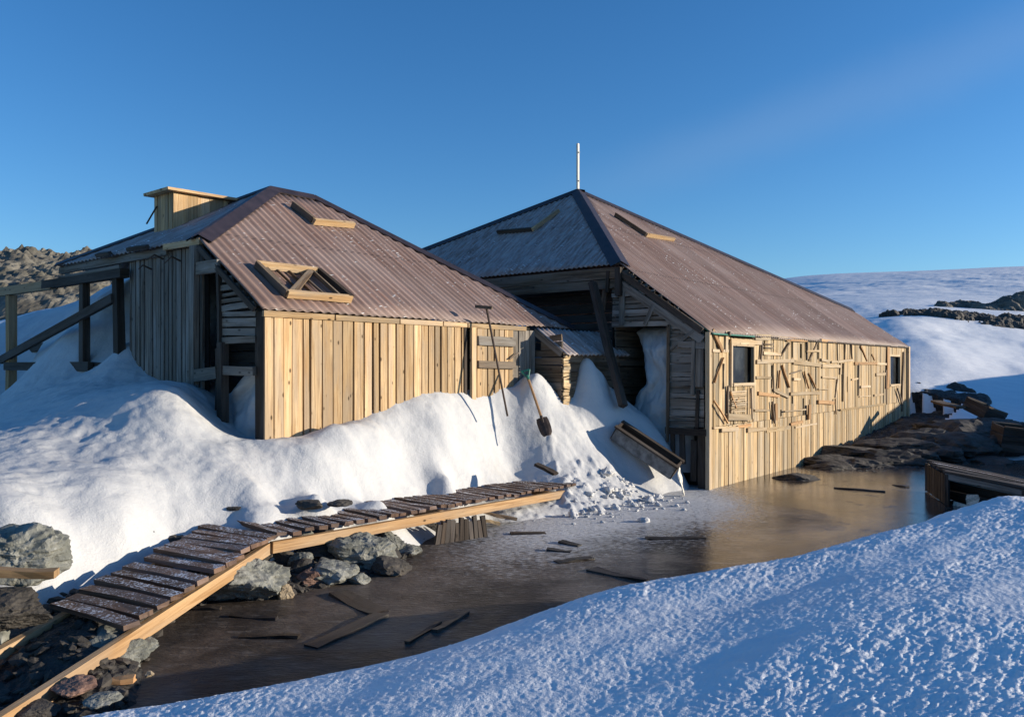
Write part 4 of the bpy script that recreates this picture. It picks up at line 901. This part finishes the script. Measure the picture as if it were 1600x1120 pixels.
spar('loose_board', 'weathered stick leaning on the snow left of the wooden stub', 'stick', 624, 823, 663, 845, .04, .03, 'grey', None, (8.55, 8.5))
spar('loose_board', 'brown slat resting on the snow just right of the wooden stub', 'stick', 752, 799, 806, 811, .06, .03, 'old', None, (9.3, 9.4))
spar('loose_board', 'pale short slat at the ice edge right of the wooden stub', 'stick', 756, 814, 780, 817, .07, .03, 'bleached', None, (9.2, 9.25))
spar('loose_board', 'dark splinter of board stuck in the broken snow below the shovel', 'board', 838, 724, 868, 741, .12, .03, 'dark', None, (10.15, 10.0))
spar('loose_board', 'pale pine plank lying across the left edge below the big boulder', 'plank', -40, 893, 88, 894, .10, .045, 'stringer', None, (4.92, 5.0))
spar('loose_board', 'thin pale stick on the gravel under the boardwalk joint', 'stick', 405, 866, 454, 850, .035, .025, 'bleached', None, (6.75, 6.9))
spar('loose_board', 'red brown slat on the gravel at the bottom left, beside the ice', 'board', 132, 1070, 210, 1061, .07, .03, 'orange', None, (4.5, 4.55))
spar('loose_board', 'dark submerged strip in the ice right of the lower boardwalk', 'board', 285, 951, 345, 951, .04, .022, 'wet', Z0)
spar('loose_board', 'dim brown strip in the ice between the lower boardwalk and the dark bar', 'board', 360, 962, 432, 967, .04, .022, 'wet', Z0)
spar('loose_board', 'thin twig hanging from the lower boardwalk down to the ice', 'stick', 303, 925, 284, 949, .012, .012, 'batten', None, (5.75, 6.0))

# upright stub of old boards under the boardwalk
mb = MB(); q0 = P(684, 806, 8.35); q1 = P(757, 800, 8.75); e = (q1-q0)
for i in range(11):
    c = q0+e*(i+.5)/11; h = random.uniform(-.03, .03)
    mb.plank(Vector((c.x+(i-5)*.008, c.y-.06, -.06)), Vector((c.x, c.y, .21+h)), e, e.length/11*.96, .03, None, .004)
tag(mb.build('wooden_stub', W['dark']), 'broken upright stub of weathered boards frozen in under the upper boardwalk', 'wood stub')

# tools leaning on the left hut
t0 = P(760, 480, 11.02); t1 = P(793, 650, 10.75)
rake = empty('rake', t1, 'long thin rake with a narrow wooden head, leaning head up on the left hut door', 'rake')
mb = MB(); mb.tube(t0, t1, .016, .014, 8); mb.build('handle', MAT_iron, rake)
mb = MB(); mb.plank(P(743, 479, 11.0), P(769, 481, 10.95), UP, .04, .05, .5); mb.build('head', W['old'], rake)
s0_ = P(821, 579, 11.45); s1_ = P(846, 652, 11.05); ax = (s1_-s0_).normalized(); sd = ax.cross(Vector((0, -1, .3))).normalized()
sh = empty('shovel', s1_, 'shovel with green grip stuck upright in the snow before the porch', 'shovel')
mb = MB(); mb.tube(s0_+ax*.10, s1_+ax*.02, .018, .019, 10); mb.build('shaft', W['orange'], sh)
mb = MB(); g = s0_
mb.tube(g-sd*.065, g+sd*.065, .016); mb.tube(g-sd*.06, g+ax*.11-sd*.012, .013); mb.tube(g+sd*.06, g+ax*.11+sd*.012, .013); mb.tube(g+ax*.09, g+ax*.16, .022); mb.build('grip', MAT_green, sh)
mb = MB(); bl_ = []; fn_ = ax.cross(sd)
for i in range(7):
    v = i/6; wv = [.075, .085, .088, .088, .085, .078, .05][i]; row = []
    for j in range(5):
        u = -1+j/2; row.append(len(mb.v)); mb.v.append(s1_+ax*(v*.29)+sd*(u*wv)+fn_*(.018*u*u-.01*math.sin(v*3.1)))
    bl_.append(row)
for i in range(6):
    for j in range(4):
        mb.f.append([bl_[i][j], bl_[i][j+1], bl_[i+1][j+1], bl_[i+1][j]]); mb.uv.append([(j/4, i/6), (j/4+.25, i/6), (j/4+.25, i/6+.16), (j/4, i/6+.16)]); mb.t.append(.5)
mb.tube(s1_-ax*.02, s1_+ax*.09, .024, .012, 10)
bo = mb.build('blade', MAT_iron, sh); bo.modifiers.new('thick', 'SOLIDIFY').thickness = .004

# dark timber leaning in the recess
mb = MB(); mb.plank(P(926, 442, 12.95), P(973, 634, 12.05), D1, .13, .09, .3, .006, seg=4, warp=.008); tag(mb.build('leaning_timber', W['dark']), 'heavy dark timber leaning from the eave into the snow between the huts', 'timber')
# tipped wooden trough
tr0 = P(965, 667, 11.75); tr1 = P(1058, 729, 11.45); ex = (tr1-tr0); el = ex.length; ex.normalize(); ey = Vector((.25, 1, .35)); ey = (ey-ex*ey.dot(ex)).normalized(); ez = ex.cross(ey)
if ez.z < 0: ez = -ez
tro = empty('trough', tr1-UP*.3, 'tipped dark wooden trough with a frosted side, sliding down the snow by the hut corner', 'trough')
hh = .22; dd = .28
mb = MB(); mb.plank(tr0-ez*hh/2, tr1-ez*hh/2, ez, hh, .025, .5, .004, hh*1.05); mb.build('side', MAT_felt, tro)
mb = MB(); mb.plank(tr0-ez*hh/2+ey*dd, tr1-ez*hh/2+ey*dd, ez, hh, .025); mb.build('side', W['dark'], tro)
mb = MB(); mb.plank(tr0-ez*hh+ey*dd/2, tr1-ez*hh+ey*dd/2, ey, dd, .025); mb.build('bottom', W['dark'], tro)
mb = MB(); mb.plank(tr1+ey*.0-ez*hh/2, tr1+ey*dd-ez*hh/2, ez, hh*1.06, .03); mb.plank(tr0-ez*hh/2, tr0+ey*dd-ez*hh/2, ez, hh, .03); mb.build('end', W['dark'], tro)
mb = MB(); mb.plank(tr0-ex*.03-ey*.02, tr1+ex*.03-ey*.02, ey, .08, .03, .4); mb.plank(tr0-ex*.03+ey*dd, tr1+ex*.03+ey*dd, ey, .07, .03, .3); mb.build('rim', W['dark'], tro)
mb = MB(); mb.plank(tr1+ex*.04-ey*.03+ez*.02, tr1+ex*.10-ey*.02-UP*.34, ey, .13, .02, .8, .015, .06, seg=6, warp=.02); mb.build('torn_lining', MAT_canvas, tro)

# low dark platform by the right edge
pf = empty('platform', P(1540, 790, 10.9), 'low collapsing dark wooden platform at the right edge, half behind the snow bank', 'platform')
c00 = P(1480, 737, 10.6); c10 = P(1640, 770, 9.6); c01 = P(1500, 730, 11.4)
ex = (c10-c00).normalized(); ln = (c10-c00).length+1.2; ey = Vector((.30, 1, 0)).normalized()*1.25; 
for i in range(9):
    a = c00+ey*(i/9)*1.0; mb = MB(); mb.plank(a+ey*.055+UP*random.uniform(-.01, .01), a+ey*.055+ex*ln+UP*random.uniform(-.01, .01), ey, .125, .028, None, .005, seg=3, warp=.008); mb.build('board', W['deck' if i in (3, 6) else 'dark'], pf)
mb = MB(); mb.plank(c00-UP*.06-ex*.02, c00+ex*ln-UP*.06, UP, .07, .05, .7); mb.build('edge_rail', W['grey'], pf)
mb = MB(); mb.plank(c00-UP*.03, c00-UP*.44, ex, .05, .05); mb.plank(c00-UP*.03+ey, c00-UP*.44+ey, ex, .05, .05); mb.plank(c00+ex*.95-UP*.03, c00+ex*.95-UP*.44, ex, .06, .05); mb.build('leg', W['dark'], pf)
mb = MB()
for i in range(7):
    a = c00+ey*(i+.5)/7; mb.plank(a-UP*.05, a-UP*.44, ey, .16, .02)
mb.build('end_boarding', W['dark'], pf)
mb = MB()
for i in range(3): a = c00+ey*.18-UP*(.10+.13*i); mb.plank(a+ex*.02+ey*.35, a+ex*ln+ey*.35, UP, .125, .02)
mb.build('front_boarding', W['dark'], pf)
mb = MB(); a = P(1518, 772, 10.45); mb.plank(a, a-UP*.22+ex*.05, ex, .16, .03, .6, .02, .12, seg=4, warp=.01); mb.plank(a-UP*.22-ex*.22, a-UP*.24+ex*.12, UP, .16, .03, .6, .02); mb.build('torn_lining', MAT_canvas, pf)

# dark crates and a board on the rocks at the right
def crate(c, ex, ey, ez, label, mt='dark'):
    o = empty('crate', c-Vector((0, 0, ez.length)), label, 'crate')
    for s in (-1, 1):
        for ax_, bx_, cx_, nm in ((ex, ey, ez, 'side'), (ey, ex, ez, 'end')):
            mb = MB()
            for k in range(3):
                q = c+bx_*s+cx_*((k-1)*.66); mb.plank(q-ax_*1.02, q+ax_*1.02, cx_, cx_.length*.62, .025)
            mb.build(nm, W[mt], o)
    mb = MB(); mb.plank(c-ez*.98-ex, c-ez*.98+ex, ey, ey.length*1.96, .02); mb.build('bottom', W[mt], o)
    mb = MB()
    for s in (-1, 1): mb.plank(c+ez*1.0+ey*s-ex, c+ez*1.0+ey*s+ex, ey, .05, .03, .8)
    mb.build('rim', W['old'], o)
a = Vector((.26, .08, -.08)); b_ = Vector((-.1, .24, .1)); crate(P(1538, 642, 18.2), a, b_, a.cross(b_).normalized()*.14, 'tilted dark wooden crate on top of the rock heap at the right')
a = Vector((.26, -.05, -.03)); b_ = Vector((.05, .28, .03)); crate(P(1580, 684, 16.0), a, b_, a.cross(b_).normalized()*.24, 'open dark wooden crate beside the right edge, below the tilted one')
spar('loose_board', 'broad brown board lying on the rock heap left of the tilted crate', 'board', 1462, 627, 1502, 637, .30, .05, 'old', None, (18.9, 18.2))

# lumps of snow on the ice below the pile
rr = random.Random(9); V_ = []; F_ = []
for i in range(150):
    t = rr.random(); px = 905+150*t+rr.gauss(0, 22); py = 792-18*t+abs(rr.gauss(0, 12)); s = rr.choice((.010, .012, .018, .025, .03, .055))*rr.uniform(.7, 1.2)
    Y = EYE*F/(py-HY)
    if i < 45: px = rr.uniform(930, 1025); Y = rr.uniform(10.75, 11.35); s = rr.choice((.02, .03, .03, .04, .05, .08))*rr.uniform(.8, 1.2)
    x = (px-CX)/F*Y; zz_ = max(0, snow_at(x, Y)); bm = rock_verts((s*1.2, s, s*.8), i+700, 3, .5, 22); b_ = len(V_)
    V_ += [tuple(v.co+Vector((x, Y, zz_+s*.25))) for v in bm.verts]; bm.verts.index_update(); F_ += [[v.index+b_ for v in f.verts] for f in bm.faces]; bm.free()
me = bpy.data.meshes.new('snow_lumps'); me.from_pydata(V_, [], F_); me.polygons.foreach_set('use_smooth', [True]*len(me.polygons)); me.materials.append(MAT_snow); o = bpy.data.objects.new('snow_lumps', me); COL.objects.link(o); tag(o, 'broken lumps of snow scattered on the ice below the snow pile', 'snow lumps', kind='stuff')

# drift filling the verandah, and the one inside the left hut
def drift(name, prof, a0, a1, Fp, label):
    # prof: list of (z, u_left, u_right): vertical mass of snow with the given elevation, running back from plane a0 to a1
    zs_ = np.array([p[0] for p in prof]); lo = np.array([p[1] for p in prof]); hi = np.array([p[2] for p in prof])
    nz, nu = 90, 60; z = np.linspace(zs_[0], zs_[-1], nz); u = np.linspace(0, 1, nu); Zg, Ug = np.meshgrid(z, u, indexing='ij')
    l = np.interp(Zg, zs_, lo); h = np.interp(Zg, zs_, hi); uu = l+(h-l)*Ug
    bul = np.sqrt(np.clip(1-(2*Ug-1)**2, 0, 1)); top = np.clip((zs_[-1]-Zg)/.35, 0, 1)**.5
    aa = a1-(a1-a0)*bul*top+.10*fbm(Ug*4+3, Zg*2.5, 4)+.12*np.clip((Zg-zs_[0])/(zs_[-1]-zs_[0]), 0, 1); uu = uu+.05*fbm(Zg*5, Ug*5+9, 3)
    XX = np.empty_like(Zg); YY = np.empty_like(Zg)
    b0_ = Fp(0, 0, 0); XX = b0_.x+D1.x*aa+D2.x*uu; YY = b0_.y+D1.y*aa+D2.y*uu
    return grid_mesh(name, XX, YY, Zg, MAT_snow)
zq = lambda py: 1.85-(py-HY)/F*12.6
drift('snow_drift', [(.2, .3, 1.75), (zq(660), .35, 1.65), (zq(630), .45, 1.47), (zq(600), .45, 1.28), (zq(560), .45, 1.30), (zq(530), .45, 1.42), (zq(516), .4, 1.52), (zq(509), .45, 1.40)], .03, .42, M, '')
drift('snow_drift', [(.9, .0, 1.3), (1.5, .0, 1.2), (1.75, .0, .8), (1.95, .0, .45), (2.15, .05, .3)], .12, .45, L, '')

# ================================================================== SKY, SUN, CAMERA
SUN_EL = 11.0
hz = D1*math.cos(R(50.5))-D2*math.sin(R(50.5)); S_ = Vector((hz.x*math.cos(R(SUN_EL)), hz.y*math.cos(R(SUN_EL)), math.sin(R(SUN_EL))))
sl = bpy.data.lights.new('sun', 'SUN'); sl.energy = 5.0; sl.angle = R(.5); sl.color = (1.0, .88, .70)
so = bpy.data.objects.new('sun', sl); COL.objects.link(so); so.rotation_euler = S_.to_track_quat('Z', 'Y').to_euler(); so.location = (20, 0, 20)
w = bpy.data.worlds.new('World'); sc.world = w; w.use_nodes = True; nt = w.node_tree; bg = nt.nodes['Background']
sk_ = nt.nodes.new('ShaderNodeTexSky'); sk_.sky_type = 'NISHITA'; sk_.sun_disc = False; sk_.sun_elevation = R(SUN_EL); sk_.sun_rotation = math.atan2(S_.x, S_.y); sk_.altitude = 200; sk_.air_density = 1.0; sk_.dust_density = .3; sk_.ozone_density = 3.0
tc = nt.nodes.new('ShaderNodeTexCoord').outputs['Generated']
# one faint streak of cirrus: a thin band around a tilted great circle
d0 = P(1060, 250, 1.0)-Vector((0, 0, EYE)); d1_ = P(1650, 40, 1.0)-Vector((0, 0, EYE)); nn = d0.cross(d1_).normalized()
dt = nd(nt, 'ShaderNodeVectorMath', {0: tc, 1: tuple(nn)}, operation='DOT_PRODUCT').outputs['Value']
ns = tex(nt, tc, 5, 5, .6, .3); dd_ = mth(nt, 'ABSOLUTE', mth(nt, 'MULTIPLY_ADD', ns, .05, mth(nt, 'SUBTRACT', dt, .025)))
al = nd(nt, 'ShaderNodeVectorMath', {0: tc, 1: tuple(d1_.normalized())}, operation='DOT_PRODUCT').outputs['Value']
cm = mth(nt, 'MULTIPLY', mth(nt, 'MULTIPLY', ramp(nt, dd_, .055, .0), ramp(nt, al, .82, .97)), .06)
hs = nd(nt, 'ShaderNodeHueSaturation', {'Saturation': 1.12, 'Value': 1.0, 'Color': mix(nt, 1.0, sk_.outputs[0], (.88, 1.05, 1.27), 'MULTIPLY')}).outputs[0]
colr = mix(nt, cm, hs, (4.5, 4.8, 5.2))
nt.links.new(colr, bg.inputs['Color']); bg.inputs['Strength'].default_value = .108
cam = bpy.data.cameras.new('camera'); co = bpy.data.objects.new('camera', cam); COL.objects.link(co); co.location = (0, 0, EYE); co.rotation_euler = (R(90), 0, 0)
cam.sensor_width = 36; cam.lens = 36*F/1600; cam.shift_y = (HY-560)/1600; cam.clip_end = 5000; cam.clip_start = .05; sc.camera = co
vs = sc.view_settings; vs.view_transform = 'Standard'; vs.look = 'None'; vs.gamma = 1; vs.exposure = .48; vs.use_curve_mapping = False
sc.cycles.use_denoising = True
